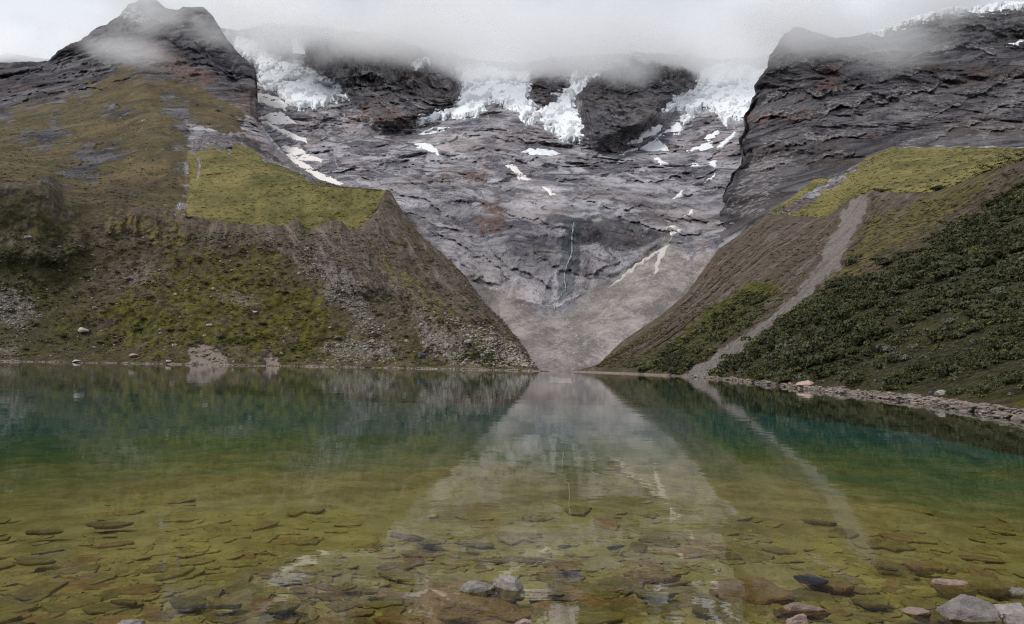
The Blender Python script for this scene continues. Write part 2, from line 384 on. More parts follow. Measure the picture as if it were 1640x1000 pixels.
LED = [(1, 5, [(658, 221), (687, 211), (719, 221), (748, 214), (790, 224)]), (.8, 5, [(492, 202), (524, 182), (572, 192), (604, 205)]), (1, 6, [(505, 232), (518, 240), (559, 262), (578, 282), (610, 290)]),
 (.9, 5, [(652, 282), (681, 301), (719, 288), (742, 304)]), (1, 7, [(617, 303), (646, 314), (690, 322), (730, 345)]), (.9, 7, [(555, 112), (604, 160), (652, 198)]), (.9, 7, [(572, 108), (623, 147), (680, 182)]), (.8, 6, [(604, 100), (655, 140), (700, 172)]), (.7, 5, [(640, 92), (690, 125), (725, 158)]),
 (1.2, 6, [(785, 216), (822, 224), (873, 227), (886, 237), (925, 241)]), (1.2, 7, [(815, 257), (860, 252), (886, 257), (946, 253), (965, 240), (1004, 236), (1030, 234)]), (1.2, 6, [(1040, 244), (1068, 251), (1100, 244), (1132, 254), (1164, 236), (1190, 222)]),
 (.9, 6, [(885, 289), (924, 282), (953, 298), (985, 303)]), (1, 6, [(1000, 292), (1036, 295), (1078, 279), (1122, 282), (1160, 270)]), (.9, 5, [(915, 318), (950, 307), (972, 317)]), (1.3, 8, [(935, 315), (970, 330), (1001, 331), (1030, 326)]), (1.2, 7, [(975, 340), (1015, 351), (1039, 362), (1078, 373)]),
 (1, 7, [(720, 322), (780, 324), (807, 336), (836, 352), (880, 356)]), (1.1, 7, [(1045, 333), (1073, 348), (1086, 345), (1120, 356), (1150, 362), (1180, 352)]), (.9, 6, [(1075, 368), (1110, 372), (1150, 385)]), (.9, 6, [(700, 370), (727, 389), (757, 409), (798, 430), (822, 460)]), (.9, 6, [(740, 428), (771, 443), (812, 472)]),
 (.8, 6, [(770, 372), (800, 416), (841, 443), (885, 455)]), (.7, 6, [(850, 400), (900, 430), (950, 440), (1000, 420)]), (.8, 5, [(700, 246), (760, 258), (800, 275), (850, 282)]), (.8, 5, [(580, 245), (640, 252), (690, 268)]), (.7, 5, [(860, 312), (900, 320), (940, 345)]), (.8, 5, [(720, 270), (770, 290), (830, 312), (870, 330)]), (.8, 5, [(900, 262), (960, 266), (1010, 262)]), (.8, 5, [(1020, 312), (1070, 320), (1120, 312), (1170, 300)]), (.7, 5, [(640, 345), (690, 352), (740, 372)])]
LEDR = [(1.2, 8, [(1206, 190), (1260, 187), (1308, 190), (1359, 178), (1404, 163), (1446, 150), (1487, 145), (1540, 122)]), (1, 7, [(1458, 97), (1500, 86), (1545, 78), (1600, 84)]), (1, 8, [(1440, 240), (1500, 228), (1564, 192), (1596, 179), (1650, 158)]), (1, 8, [(1210, 238), (1270, 226), (1330, 222), (1390, 210), (1440, 214)]),
 (.9, 7, [(1230, 118), (1290, 108), (1340, 112), (1390, 92), (1440, 88)]), (.9, 8, [(1215, 158), (1290, 150), (1350, 148), (1420, 128), (1480, 118)]), (.9, 7, [(1480, 190), (1530, 170), (1590, 140), (1650, 120)]), (.8, 7, [(1190, 280), (1250, 268), (1310, 260), (1370, 240)]), (.8, 7, [(1480, 50), (1560, 44), (1650, 48)]), (1, 8, [(1540, 222), (1600, 212), (1660, 205)])]
LEDL = [(1, 6, [(90, 118), (150, 88), (200, 72), (230, 84)]), (1, 6, [(0, 130), (60, 118), (120, 112), (190, 105)]), (1, 6, [(0, 165), (80, 150), (150, 140), (215, 118)]), (1, 6, [(190, 36), (240, 34), (290, 52), (340, 100), (380, 130)]), (.9, 6, [(250, 60), (300, 80), (350, 118), (400, 150)]), (.8, 5, [(130, 172), (170, 166), (215, 188)]), (.8, 5, [(20, 218), (60, 206), (110, 198)]), (.9, 6, [(262, 152), (290, 158), (330, 166), (390, 196), (430, 225)]), (.9, 6, [(290, 196), (330, 200), (390, 212), (440, 248), (500, 286)]), (.8, 6, [(110, 262), (165, 232), (200, 244)]), (.8, 5, [(60, 300), (110, 272), (160, 286)])]
def bedding(G, h, a=40., b=17., s=0):
    g = G*np.array([1, .32, 1])
    return xyz(G[..., 0]/a+.8*fbm(g/60, 4, .55, s+33), G[..., 1]/a*.4, h/b+1.3*fbm(g/80, 4, .55, s+36))

A = [
 [(290, 'z', -30, 390), (640, 'z', -30, 380), (760, 'z', -20, 310), (810, 'z', -5, 275), (880, 'z', -2.0, 262), (950, 'z', -3, 268), (1100, 'z', -4, 300), (1320, 'z', -4, 330)],
 [(290, 575, 430), (640, 572, 410), (780, 576, 320), (850, 588, 276), (880, 591.5, 276), (930, 591, 276), (1000, 572, 300), (1100, 560, 330), (1320, 540, 360)],
 [(290, 420, 560), (640, 400, 480), (720, 430, 460), (800, 485, 440), (845, 490, 440), (890, 497, 440), (960, 468, 460), (1020, 430, 500), (1065, 396, 530), (1110, 400, 520), (1170, 385, 510), (1320, 340, 540)],
 [(290, 380, 660), (560, 330, 620), (640, 320, 610), (700, 350, 580), (760, 360, 570), (830, 358, 560), (900, 352, 560), (960, 345, 580), (1050, 352, 600), (1130, 350, 620), (1200, 330, 620), (1320, 270, 650)],
 [(290, 330, 800), (430, 290, 850), (560, 270, 850), (700, 272, 820), (820, 280, 800), (900, 285, 800), (1000, 280, 820), (1100, 275, 850), (1320, 230, 850)],
 [(290, 260, 1050), (430, 222, 1150), (560, 215, 1200), (700, 212, 1180), (820, 210, 1150), (900, 228, 1120), (1000, 240, 1120), (1100, 232, 1150), (1200, 205, 1180), (1320, 190, 1150)],
 [(290, 160, 1500), (430, 130, 1560), (560, 135, 1600), (700, 150, 1600), (820, 135, 1600), (900, 130, 1620), (1000, 150, 1600), (1100, 140, 1600), (1200, 130, 1600), (1320, 120, 1550)],
 [(290, 60, 1760), (430, 42, 1760), (520, 50, 1750), (620, 60, 1740), (680, 84, 1720), (740, 96, 1760), (830, 104, 1780), (880, 98, 1780), (950, 92, 1760), (1020, 88, 1750), (1110, 94, 1740), (1160, 100, 1760), (1240, 90, 1760), (1320, 90, 1760)],
 [(290, 130, 2000), (1320, 150, 2000)]]
G = loft(A, 290, 1320, 1.5, 1.5)
px, py = proj(G)
CL1 = [(415, 60), (440, 50), (475, 55), (478, 92), (440, 94), (425, 82)]
CL2 = [(480, 60), (560, 45), (640, 62), (672, 72), (700, 100), (722, 120), (735, 145), (732, 165), (705, 180), (680, 190), (650, 196), (610, 204), (585, 190), (562, 160), (540, 135), (505, 115), (480, 90)]
CL3 = [(845, 125), (900, 125), (912, 140), (892, 152), (875, 168), (850, 160)]
CL4 = [(922, 150), (945, 135), (965, 115), (985, 100), (1020, 96), (1070, 100), (1100, 108), (1117, 122), (1115, 138), (1090, 150), (1068, 168), (1062, 180), (1052, 195), (1030, 210), (990, 225), (960, 232), (940, 218), (930, 200), (926, 175)]
deep = np.zeros(px.shape)
for poly, am in ((CL1, 70), (CL2, 170), (CL3, 60), (CL4, 190)):
    m = mask(px, py, [poly], 14, 5, 30, 5)
    deep -= am*m
rockA = 1-mask(px, py, [[(700, 640), (700, 455), (745, 450), (800, 488), (845, 492), (900, 502), (955, 470), (1010, 430), (1066, 392), (1100, 400), (1180, 372), (1240, 340), (1240, 640)]], 10, 5, 30, 8)
steep = mask(px, py, [CL2, CL4, CL3, CL1, [(640, 330), (760, 352), (900, 350), (1080, 355), (1150, 380), (1060, 400), (890, 500), (800, 480), (700, 410)]], 14, 8, 30, 9)
cl2 = mask(px, py, [CL2], 20, 5, 30, 5); cl4 = mask(px, py, [CL4, CL3], 20, 5, 30, 5)
hA = G[..., 2]-.00045*(G[..., 0]-60)**2*(1000/np.clip(G[..., 1], 500, 2000))-.15*(G[..., 1]-800)*0+.85*cl2*(G[..., 0]+300)
d = deep+rockrelief(G, hA, 1.0, 3)*rockA*(0.25+0.75*ss(G[..., 1], 420, 1000))+steep*-10*rid(xyz(G[..., 0]/22, G[..., 1]/55, G[..., 2]/90), 5, .6, 51)*rockA
# scree: soft fans with runnels that follow the fall line
fan = xyz((G[..., 0]*.92-G[..., 1]*.39)/8+.9*fbm(G/22, 3, .55, 70), (G[..., 0]*.39+G[..., 1]*.92)/150, G[..., 2]/300)
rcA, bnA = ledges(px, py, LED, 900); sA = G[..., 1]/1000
d += rockA*sA*(6*rcA-7*bnA)
d += (1-rockA)*(-0.8*rid(fan, 3, .5, 71)-2.4*fbm(G/45, 3, .5, 76)-1.0*fbm(G/8, 5, .65, 77))
GA = push(G, d)
GA[..., 2] += (22*rid(xyz(G[..., 0]/60, G[..., 1]/90, G[..., 2]/60), 5, .6, 43)-8)*ss(G[..., 2], 560, 760)
snowlist = [
 ('glacier', 'broad crevassed glacier tongue left of the dark cliffs, below the left peak', [(375, 60), (415, 70), (438, 92), (473, 92), (492, 112), (505, 118), (527, 125), (540, 138), (556, 154), (559, 160), (534, 166), (508, 173), (476, 176), (457, 160), (438, 147), (406, 130), (415, 118), (399, 102), (375, 86)], 1),
 ('snowfield', 'narrow white snow ribbon running up into cloud beside the dark notch', [(466, 64), (475, 66), (490, 84), (484, 94), (470, 92), (468, 80)], 0),
 ('snowfield', 'cream snow patch directly under the left glacier tongue', [(390, 157), (399, 148), (428, 152), (454, 160), (460, 170), (457, 178), (441, 174), (422, 166), (409, 163)], 2),
 ('snowfield', 'triangular cream snow patch, second below the left glacier', [(428, 182), (450, 179), (463, 189), (476, 198), (457, 200), (434, 197), (415, 189)], 2),
 ('snowfield', 'long thin diagonal snow streak under the triangular patch', [(414, 192), (438, 206), (460, 219), (495, 231), (489, 223), (460, 210), (431, 196)], 2),
 ('snowfield', 'cream snow strip forking above the green shoulder', [(450, 234), (476, 236), (492, 246), (518, 256), (516, 260), (492, 255), (476, 254), (460, 244)], 2),
 ('snowfield', 'lowest and longest cream snow tongue touching the green shoulder', [(448, 250), (466, 245), (476, 255), (489, 260), (505, 273), (521, 281), (537, 286), (552, 297), (527, 297), (508, 291), (498, 279), (479, 267), (463, 259)], 2),
 ('snowfield', 'small snow cap high on the shoulder of the dark left cliffs', [(653, 99), (687, 95), (690, 103), (668, 112)], 0),
 ('glacier', 'glacier sheet between the two dark cliffs with a long left tongue', [(655, 199), (675, 186), (700, 178), (726, 172), (735, 158), (740, 138), (728, 108), (764, 104), (800, 116), (850, 118), (846, 160), (868, 176), (848, 188), (838, 197), (828, 180), (800, 170), (785, 166), (768, 185), (742, 190), (700, 190), (678, 200)], 1),
 ('glacier', 'forked central glacier falling in a broad white apron to the ledges', [(918, 118), (911, 141), (884, 154), (898, 157), (863, 178), (839, 194), (844, 203), (870, 190), (876, 207), (889, 211), (902, 227), (921, 231), (939, 222), (929, 205), (930, 186), (920, 173), (921, 154), (946, 133), (962, 122), (952, 118), (924, 138), (925, 118)], 1),
 ('glacier', 'right glacier spilling between the dark dome and the right cliff', [(1063, 172), (1084, 154), (1116, 138), (1122, 112), (1164, 104), (1222, 110), (1220, 154), (1200, 189), (1174, 192), (1161, 205), (1154, 192), (1142, 179), (1126, 173), (1103, 198), (1087, 197), (1099, 178), (1065, 183)], 1),
 ('snowfield', 'wedge of snow hanging just under the right glacier', [(1053, 218), (1087, 195), (1094, 205), (1090, 213), (1068, 214)], 0),
 ('snowfield', 'upper of the slanting snow strips under the dark dome', [(1005, 230), (1046, 205), (1060, 200), (1056, 212), (1036, 219), (1021, 231)], 0),
 ('snowfield', 'arrowhead snow patch on the ledge under the dark dome', [(1024, 239), (1052, 221), (1073, 241), (1046, 243)], 0),
 ('snowfield', 'thin snow sliver pointing left from the arrowhead patch', [(989, 250), (1020, 234), (1022, 240)], 0),
 ('snowfield', 'flat snow strip on the ledge right of the dark dome', [(1098, 241), (1138, 228), (1143, 235), (1132, 241)], 0),
 ('snowfield', 'steep thin snow streak beside the foot of the right cliff', [(1146, 237), (1177, 210), (1180, 214), (1158, 234)], 0),
 ('snowfield', 'small snow streak under the arrowhead patch', [(1046, 253), (1058, 254), (1072, 263), (1058, 263)], 0),
 ('snowfield', 'tiny snow patch left of the crumb beside the right cliff', [(1104, 261), (1113, 261), (1120, 265), (1110, 266)], 0),
 ('snowfield', 'round snow crumb nearest the right cliff on the ledges', [(1133, 259), (1148, 257), (1148, 267), (1140, 266)], 0),
 ('snowfield', 'snow streak alone on the grey slabs in mid headwall', [(808, 261), (828, 268), (853, 292), (831, 286)], 2),
 ('snowfield', 'short slanting snow streak on slabs right of the headwall', [(1126, 293), (1145, 279), (1146, 284)], 0),
 ('snowfield', 'small snow patch in the gully above the right fan', [(1077, 318), (1096, 303), (1095, 315)], 2),
 ('snowfield', 'bright snow sliver in the gully over the waterfall pool', [(1094, 346), (1110, 335), (1111, 342)], 2),
 ('snowfield', 'snow scrap at the gully mouth right above the debris fan', [(1072, 370), (1087, 366), (1088, 375), (1076, 376)], 2),
 ('snowfield', 'dirty cream avalanche snow spread at the top of the debris fan', [(1073, 390), (1064, 394), (1044, 406), (1012, 428), (972, 463), (1000, 444), (1030, 422), (1056, 404), (1050, 420), (1047, 440), (1053, 438), (1056, 420), (1066, 406)], 3),
 ('snowfield', 'short snow rag just below the tongue of the middle glacier', [(660, 214), (690, 205), (720, 203), (712, 210), (684, 214)], 0),
 ('snowfield', 'ragged snow strip along the ledge under the forked central glacier', [(830, 244), (850, 238), (884, 241), (902, 246), (880, 249), (850, 248)], 0),
 ('snowfield', 'snow filled crack rising from the flat strip to the right glacier', [(1126, 222), (1150, 208), (1156, 212), (1138, 224)], 0),
 ('snowfield', 'faint snow streak low on the slabs right of the mid headwall streak', [(868, 300), (880, 303), (892, 314), (882, 312)], 2),
 ('snowfield', 'broken snow thread on the slabs left of the middle glacier', [(662, 232), (684, 228), (702, 240), (704, 250), (690, 244)], 0),
]
allsnow = [s[2] for s in snowlist]
mscree = mask(px, py, [[(640, 660), (640, 330), (672, 372), (715, 402), (770, 452), (810, 476), (850, 470), (872, 500), (888, 486), (900, 505), (955, 464), (1000, 430), (1040, 404), (1064, 372), (1076, 376), (1084, 394), (1100, 402), (1150, 386), (1170, 368), (1250, 325), (1250, 660)]], 26, 20, 24, 8)
near_snow = mask(px, py, [s[2] for s in snowlist[:1]+snowlist[8:11]], 30, 8, 20, 17)
mk = dict(
 grass=np.zeros(px.shape),
 scree=np.maximum(mscree*.95, .52*mask(px, py, [[(790, 292), (900, 300), (905, 330), (850, 330), (800, 310)], [(640, 205), (760, 215), (800, 245), (730, 250), (660, 225)]], 16, 12, 30, 31)),
 dark=mask(px, py, [CL1, CL2, CL3, CL4, [(900, 380), (925, 355), (990, 350), (1070, 380), (1000, 410), (960, 400)]], 14, 9, 24, 5)*0.8+.34*np.clip(rcA, 0, 1),  # dark cliff rock, plus shade painted into the recesses below the ledges
 red=0.48*mask(px, py, [[(480, 98), (530, 120), (525, 132), (490, 110)], [(540, 170), (600, 170), (700, 185), (660, 205), (560, 200)], [(700, 260), (790, 265), (780, 300), (700, 285)], [(740, 330), (800, 310), (830, 350), (800, 400), (770, 380)], [(800, 490), (880, 500), (900, 560), (850, 590), (830, 540)], [(880, 540), (940, 560), (930, 596), (860, 596)]], 14, 10, 30, 33),
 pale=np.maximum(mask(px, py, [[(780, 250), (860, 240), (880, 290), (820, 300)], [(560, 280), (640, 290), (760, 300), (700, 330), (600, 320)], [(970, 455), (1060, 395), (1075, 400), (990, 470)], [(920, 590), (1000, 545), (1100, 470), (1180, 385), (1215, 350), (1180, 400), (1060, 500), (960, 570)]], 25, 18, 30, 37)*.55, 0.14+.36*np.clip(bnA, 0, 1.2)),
 brown=np.zeros(px.shape),
 frost=np.clip(0.42*near_snow+0.0, 0, 1),
 wet=mask(px, py, [[(905, 350), (930, 355), (930, 420), (915, 470), (895, 490), (895, 440)]], 5, 4, 12, 41))
bA = bedding(G, hA); kk_ = cl4[..., None]*.8; bA = bA*(1-kk_)+kk_*xyz(G[..., 0]/14, G[..., 1]/30, G[..., 2]/45)
kk_ = (1-rockA)[..., None]; bA = bA*(1-kk_)+kk_*fan*xyz(2.2, 1., 1.)
tag(grid_obj('mountain', GA, M_MTN, mk, sc=bA), kind='structure')

# glaciers and snow patches: sheets of real thickness that lie on the headwall
M_ICE = mat_snow(); M_FIRN = mat_snow('old_snow', 0.35, (0.78, 0.73, 0.69)); M_DIRTY = mat_snow('avalanche_snow', 0.8, (0.50, 0.44, 0.40)); M_WHITE = mat_snow('fresh_snow', 0.3)
nA = normals(GA)
def snow_sheet(Gs, nrm, px, py, name, label, poly, kind, group, cat):
    xs = [p[0] for p in poly]; ys = [p[1] for p in poly]
    cc = np.where((px[0] > min(xs)-12) & (px[0] < max(xs)+12))[0]
    pad = (px > min(xs)-8) & (px < max(xs)+8) & (py > min(ys)-8) & (py < max(ys)+8)
    rr = np.where(pad.any(1))[0]; cc = np.where(pad.any(0))[0]
    sl = (slice(rr[0], rr[-1]+1), slice(cc[0], cc[-1]+1))
    g, n, X, Y = Gs[sl], nrm[sl], px[sl], py[sl]
    # refine so that the ragged edge and crevasses have room
    def up(a):
        b = np.repeat(a, 2, 0)[:-1].astype(float); b[1::2] = (a[:-1]+a[1:])/2
        c = np.repeat(b, 2, 1)[:, :-1]; c[:, 1::2] = (b[:, :-1]+b[:, 1:])/2
        return c
    g, n, X, Y = up(g), up(n), up(X), up(Y)
    def blur(a, r, k):
        for _ in range(k):
            for ax in (0, 1):
                pd = [(0, 0)]*a.ndim; pd[ax] = (r+1, r); c_ = np.cumsum(np.pad(a, pd, 'edge'), axis=ax)
                a = (np.take(c_, range(2*r+1, c_.shape[ax]), ax)-np.take(c_, range(0, c_.shape[ax]-2*r-1), ax))/(2*r+1)
        return a
    g0 = g; g = blur(g, 6 if kind == 1 else 3, 2)
    w = 2.6 if kind in (0, 2, 3) else 6
    q = xyz(X/9, Y/9, 0.5)
    sd = sdf(X+w*fbm(q, 4, .5, 61), Y+w*fbm(q+9, 4, .5, 66), poly)
    D = g[..., 1:2]/1000.0
    big = kind == 1
    if big: sd = sd-2.5*ss(fbm(xyz(X/13, Y/13, .2), 4, .6, 90), 0.15, .6)
    th = (ss(sd, -1.0, 5 if big else 2.0)*(9 if big else 3.0)-(1.0))*np.maximum(D[..., 0], .3)
    if big:
        gw = warp3(g, 60, 18, 5)
        th = th+ss(sd, 0, 4)*(2.2*rid(gw/60*np.array([1, .4, 1.8]), 3, .5, 81)+2.4*ss(rid(gw/np.array([90, 60, 16]), 3, .5, 84), .35, .95))
    m = (sd[:-1, :-1] > -1.2) | (sd[1:, 1:] > -1.2)
    if not m.any(): return None
    gg = g+n*th[..., None]
    # use a blend of normal and view direction so the sheet stays clear of the rock
    v = CP-g; v /= np.linalg.norm(v, axis=-1, keepdims=True)
    gg = g+(0.5*n+0.5*v)*th[..., None]
    nv, nu = gg.shape[:2]
    dirt = ss(fbm(xyz(X/16+Y/30, Y/11, .7), 5, .65, 87), -.05, .5)*(1.0 if big else .35)
    if big: dirt = np.maximum(dirt, ss(-sd, -6, 0)*.55*ss(fbm(xyz(X/20, Y/20, .1), 3, .5, 93), -.2, .3)); dirt *= 1
    fa = grid_faces(nv, nu, m); us, inv = np.unique(fa, return_inverse=True)
    at = np.zeros((len(us), 4), np.float32); at[:, 0] = dirt.reshape(-1)[us]
    # closed body: top skin, under skin sunk into the rock, rim wall
    top = gg.reshape(-1, 3)[us]; bot = (g0-n*4).reshape(-1, 3)[us]; f = inv.reshape(fa.shape); nn = len(us)
    e = np.concatenate([f[:, [0, 1]], f[:, [1, 2]], f[:, [2, 3]], f[:, [3, 0]]]); key = np.sort(e, 1); kk = key[:, 0].astype(np.int64)*nn+key[:, 1]
    _, ix, ct = np.unique(kk, return_index=True, return_counts=True); b = e[ix[ct == 1]]
    side = np.stack([b[:, 1], b[:, 0], b[:, 0]+nn, b[:, 1]+nn], -1)
    o = mesh_from(name, np.concatenate([top, bot]), np.concatenate([f, f[:, ::-1]+nn, side]), (M_WHITE, M_ICE, M_FIRN, M_DIRTY)[kind], {'m1': np.concatenate([at, at])})
    return tag(o, label, cat, group)
for nm, lb, poly, kd in snowlist:
    snow_sheet(GA, nA, px, py, nm, lb, poly, kd, 'glaciers of the headwall' if nm == 'glacier' else 'snow patches on the headwall', 'glacier' if nm == 'glacier' else 'snow patch')

# thin waterfalls: ribbons of white water on the rock
def mat_fall():
    t = NT('white_water'); return t.bsdf(t.mix(t.noise(.6, 5, .7, sc=(1, 1, .3)), (0.14, 0.165, 0.18), (0.40, 0.43, 0.45)), 0.4, None, 0.4)
M_FALL = mat_fall()
def surf_at(Gs, px, py, x, y):
    dd = (px-x)**2+(py-y)**2; return np.unravel_index(np.argmin(dd), dd.shape)
def ribbon(name, pts, w, label, cat='waterfall', group=None):
    P0 = np.array(pts, float); t = np.linspace(0, len(P0)-1, len(P0)*7)
    xs = np.interp(t, range(len(P0)), P0[:, 0])+0.35*np.sin(t*2.3)+rng.normal(0, .22, len(t)); ys = np.interp(t, range(len(P0)), P0[:, 1])
    V = []; Fs = []
    for k, (x, y) in enumerate(zip(xs, ys)):
        i = surf_at(GA, px, py, x, y); p = GA[i]+(CP-GA[i])/np.linalg.norm(CP-GA[i])*1.3
        ww = w*(0.6+0.8*rng.random())*p[1]/1000
        for a in (-1, 0, 1): V.append(p+np.array([a*ww, -(1-abs(a))*ww*.5, 0]))
        if k:
            b = (k-1)*3; Fs += [(b, b+1, b+4, b+3), (b+1, b+2, b+5, b+4)]
    return tag(mesh_from(name, np.array(V), np.array(Fs), M_FALL), label, cat, group)
ribbon('waterfall', [(919, 356), (916, 375), (917, 390), (915, 408), (908, 424), (904, 440), (905, 455), (906, 465)], .65, 'thin white waterfall down the wet grey cliff above the scree')
ribbon('stream', [(903, 466), (896, 476), (890, 484), (888, 496)], .6, 'short stream running onto the scree at the foot of the waterfall', 'stream')
ribbon('waterfall', [(535, 244), (537, 258), (541, 268), (552, 276), (566, 286)], .6, 'threadlike white waterfall on slabs right of the lowest snow tongue')
ribbon('waterfall', [(1078, 376), (1074, 384), (1068, 392)], .7, 'short waterfall dropping to the dirty snow of the debris fan')

# ------------------------------------------------------------------ left mountain with its green shoulder
rimL = [(-90, 284, 350), (0, 288, 350), (44, 292, 355), (78, 302, 360), (102, 324, 370), (139, 331, 378), (232, 331, 395), (256, 339, 396), (282, 345, 400), (340, 356, 405), (401, 362, 410), (444, 367, 415), (478, 355, 425), (488, 367, 422), (546, 357, 435), (556, 367, 432), (573, 368, 432), (590, 353, 445), (607, 331, 465), (617, 308, 485), (627, 312, 490)]
B = [
 [(x, y+26, D+4) for x, y, D in rimL],
 [(x, y-1, D+6) for x, y, D in rimL],
 [(-90, 240, 560), (0, 245, 560), (150, 270, 540), (290, 280, 520), (400, 280, 520), (500, 303, 500), (560, 304, 500), (617, 306, 500), (627, 311, 500)],
 [(-90, 200, 760), (0, 205, 760), (150, 190, 780), (230, 185, 780), (300, 215, 700), (370, 228, 680), (450, 270, 640), (510, 294, 580), (545, 301, 540), (617, 306, 520), (627, 311, 520)],
 [(-90, 150, 1000), (0, 155, 1000), (120, 140, 1020), (230, 120, 1050), (300, 140, 1050), (380, 190, 900), (414, 210, 880), (440, 240, 820), (480, 274, 720), (510, 291, 650), (545, 301, 580), (617, 306, 540), (627, 311, 540)],
 [(-90, 100, 1160), (0, 108, 1160), (80, 104, 1180), (109, 92, 1190), (180, 76, 1220), (250, 75, 1250), (330, 85, 1280), (370, 125, 1220), (400, 160, 1080), (414, 200, 980), (440, 235, 900), (470, 266, 780), (510, 289, 680), (545, 300.5, 600), (617, 306, 560), (627, 311, 560)],
 [(-90, 96, 1190), (0, 105, 1190), (77, 102, 1200), (92, 84, 1215), (109, 75, 1230), (130, 66, 1250), (154, 48, 1290), (170, 42, 1310), (192, 27, 1340), (205, 10, 1370), (224, 2, 1390), (250, 3, 1400), (266, 16, 1390), (282, 19, 1400), (294, 13, 1410), (326, 14, 1420), (342, 29, 1410), (362, 64, 1390), (384, 90, 1370), (408, 112, 1350), (411, 124, 1330), (414, 195, 1000), (430, 216, 950), (450, 240, 880), (470, 262, 820), (484, 272, 790), (510, 288, 700), (545, 300, 620), (617, 306, 580), (627, 310, 580)],
]
B.append([(c[0], c[1]+55, c[2]+90) for c in B[-1]])
G = loft(B, -90, 627, 1.5, 1.5)
bx, by = proj(G)
GR1 = [(298, 250), (330, 226), (375, 222), (400, 238), (450, 262), (500, 284), (560, 294), (640, 296), (640, 420), (282, 420), (290, 330), (296, 290)]
BR = [(-120, 190), (60, 172), (140, 142), (215, 108), (262, 118), (300, 180), (300, 250), (290, 420), (-120, 420)]
RED = [(225, 70), (250, 68), (290, 95), (350, 135), (330, 138), (300, 130), (270, 118), (240, 110)]
SL = [(295, 190), (330, 200), (360, 195), (395, 205), (420, 220), (380, 222), (370, 232), (310, 245), (300, 225)]
SL2 = [(385, 170), (420, 185), (470, 240), (540, 290), (560, 296), (500, 292), (430, 250), (400, 215), (370, 190)]
outcrops = [[(110, 255), (170, 225), (200, 240), (190, 260), (140, 285), (115, 280)], [(20, 215), (90, 195), (110, 215), (60, 240), (25, 235)], [(130, 165), (200, 170), (215, 190), (195, 196), (150, 180)], [(255, 160), (300, 190), (290, 200), (262, 178)], [(60, 300), (110, 262), (160, 285), (150, 300), (90, 300)]]
mgr = mask(bx, by, [GR1], 11, 10, 22, 101)
mbr = mask(bx, by, [BR], 34, 22, 50, 102); mbr = np.maximum(mbr, .7*mask(bx, by, [[(250, 120), (300, 130), (350, 150), (400, 190), (380, 215), (310, 200)]], 10, 8, 20, 97))
mout = mask(bx, by, outcrops, 26, 18, 24, 103)*.8
msl = mask(bx, by, [SL, SL2], 14, 12, 24, 104)
soft = np.clip(np.maximum(mgr, mbr*.75)-mout*.5-msl*.5, 0, 1)
top = ss(by-np.interp(bx, [c[0] for c in B[6]], [c[1] for c in B[6]]), 0, 20)
hB = G[..., 2]-.35*G[..., 0]-.3*G[..., 1]; rr = rockrelief(G, hB, 1.0, 130, 22, 10)
d = rr*(1-soft)*(.25+.75*ss(G[..., 1], 550, 1000))*(.35+.65*top)
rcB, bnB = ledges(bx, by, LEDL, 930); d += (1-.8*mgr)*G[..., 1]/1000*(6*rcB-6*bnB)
gs = G*np.array([1, .4, 1]); d += soft*(-14*fbm(gs/80, 5, .55, 140)-5.5*rid(xyz((G[..., 0]*.8+G[..., 1]*.45)/30, (G[..., 1]*.5-G[..., 0]*.3)/90, G[..., 2]/70), 5, .58, 144)-1.5*fbm(gs/7, 4, .65, 149))
d -= 48*np.exp(-np.abs((bx-(232+.27*(by-120)))/50.)**1.3)*ss(by, 90, 160)*ss(-by, -330, -230)
d += 5*np.exp(-((bx-(292+0.10*(by-250)))/4.0)**2)*ss(by, 205, 240)*mgr.clip(.3, 1)
GB = push(G, d)
nz_ = rid(xyz(G[..., 0]/30, G[..., 1]/30, G[..., 2]/16), 5, .55, 160)
GB[..., 2] += (1-soft)*5*nz_*(G[..., 1] > 1000)*ss(G[..., 1], 1000, 1200)
path = mask(bx, by, [[(290, 235), (297, 235), (302, 280), (299, 340), (290, 352), (286, 352), (293, 300), (294, 262)], [(316, 250), (320, 250), (321, 280), (313, 290), (317, 275)]], 2, 3, 14, 108)
mk = dict(grass=np.clip(mgr-msl*.9-path, 0, 1), scree=.75*path,
          dark=mask(bx, by, [[(-120, 60), (100, 60), (200, -10), (350, -10), (420, 110), (400, 140), (330, 110), (250, 60), (215, 72), (200, 130), (120, 165), (-120, 205)], [(200, -20), (350, -20), (420, 130), (380, 150), (300, 90), (240, 60)]], 14, 12, 30, 105)*.9+.4*mout+.72*(1-mgr)*(1-.75*msl)+.4*np.clip(rcB, 0, 1),  # last term paints the shade of ledge recesses into the rock colour
          red=np.maximum(.8*mask(bx, by, [RED], 10, 9, 24, 106), .5*mask(bx, by, [[(350, 140), (400, 150), (470, 240), (440, 235), (380, 180)], [(260, 120), (330, 150), (300, 160), (262, 140)]], 8, 8, 20, 107)),
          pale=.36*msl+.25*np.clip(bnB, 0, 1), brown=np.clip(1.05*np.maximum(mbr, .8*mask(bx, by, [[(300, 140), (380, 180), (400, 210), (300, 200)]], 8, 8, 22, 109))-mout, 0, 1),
          frost=np.clip(.5*mask(bx, by, [[(190, 22), (215, 12), (240, 30), (262, 30), (268, 36), (225, 38), (195, 34)], [(286, 30), (300, 45), (290, 46)]], 5, 4, 12, 110), 0, 1), wet=np.zeros(bx.shape))
bB = bedding(G, hB); kk_ = mgr[..., None]; bB = bB*(1-kk_)+kk_*xyz((G[..., 0]*.8+G[..., 1]*.6)/9, (G[..., 1]*.8-G[..., 0]*.6)/90, G[..., 2]/80)
tag(grid_obj('mountain', GB, M_MTN, mk, sc=bB), kind='structure')

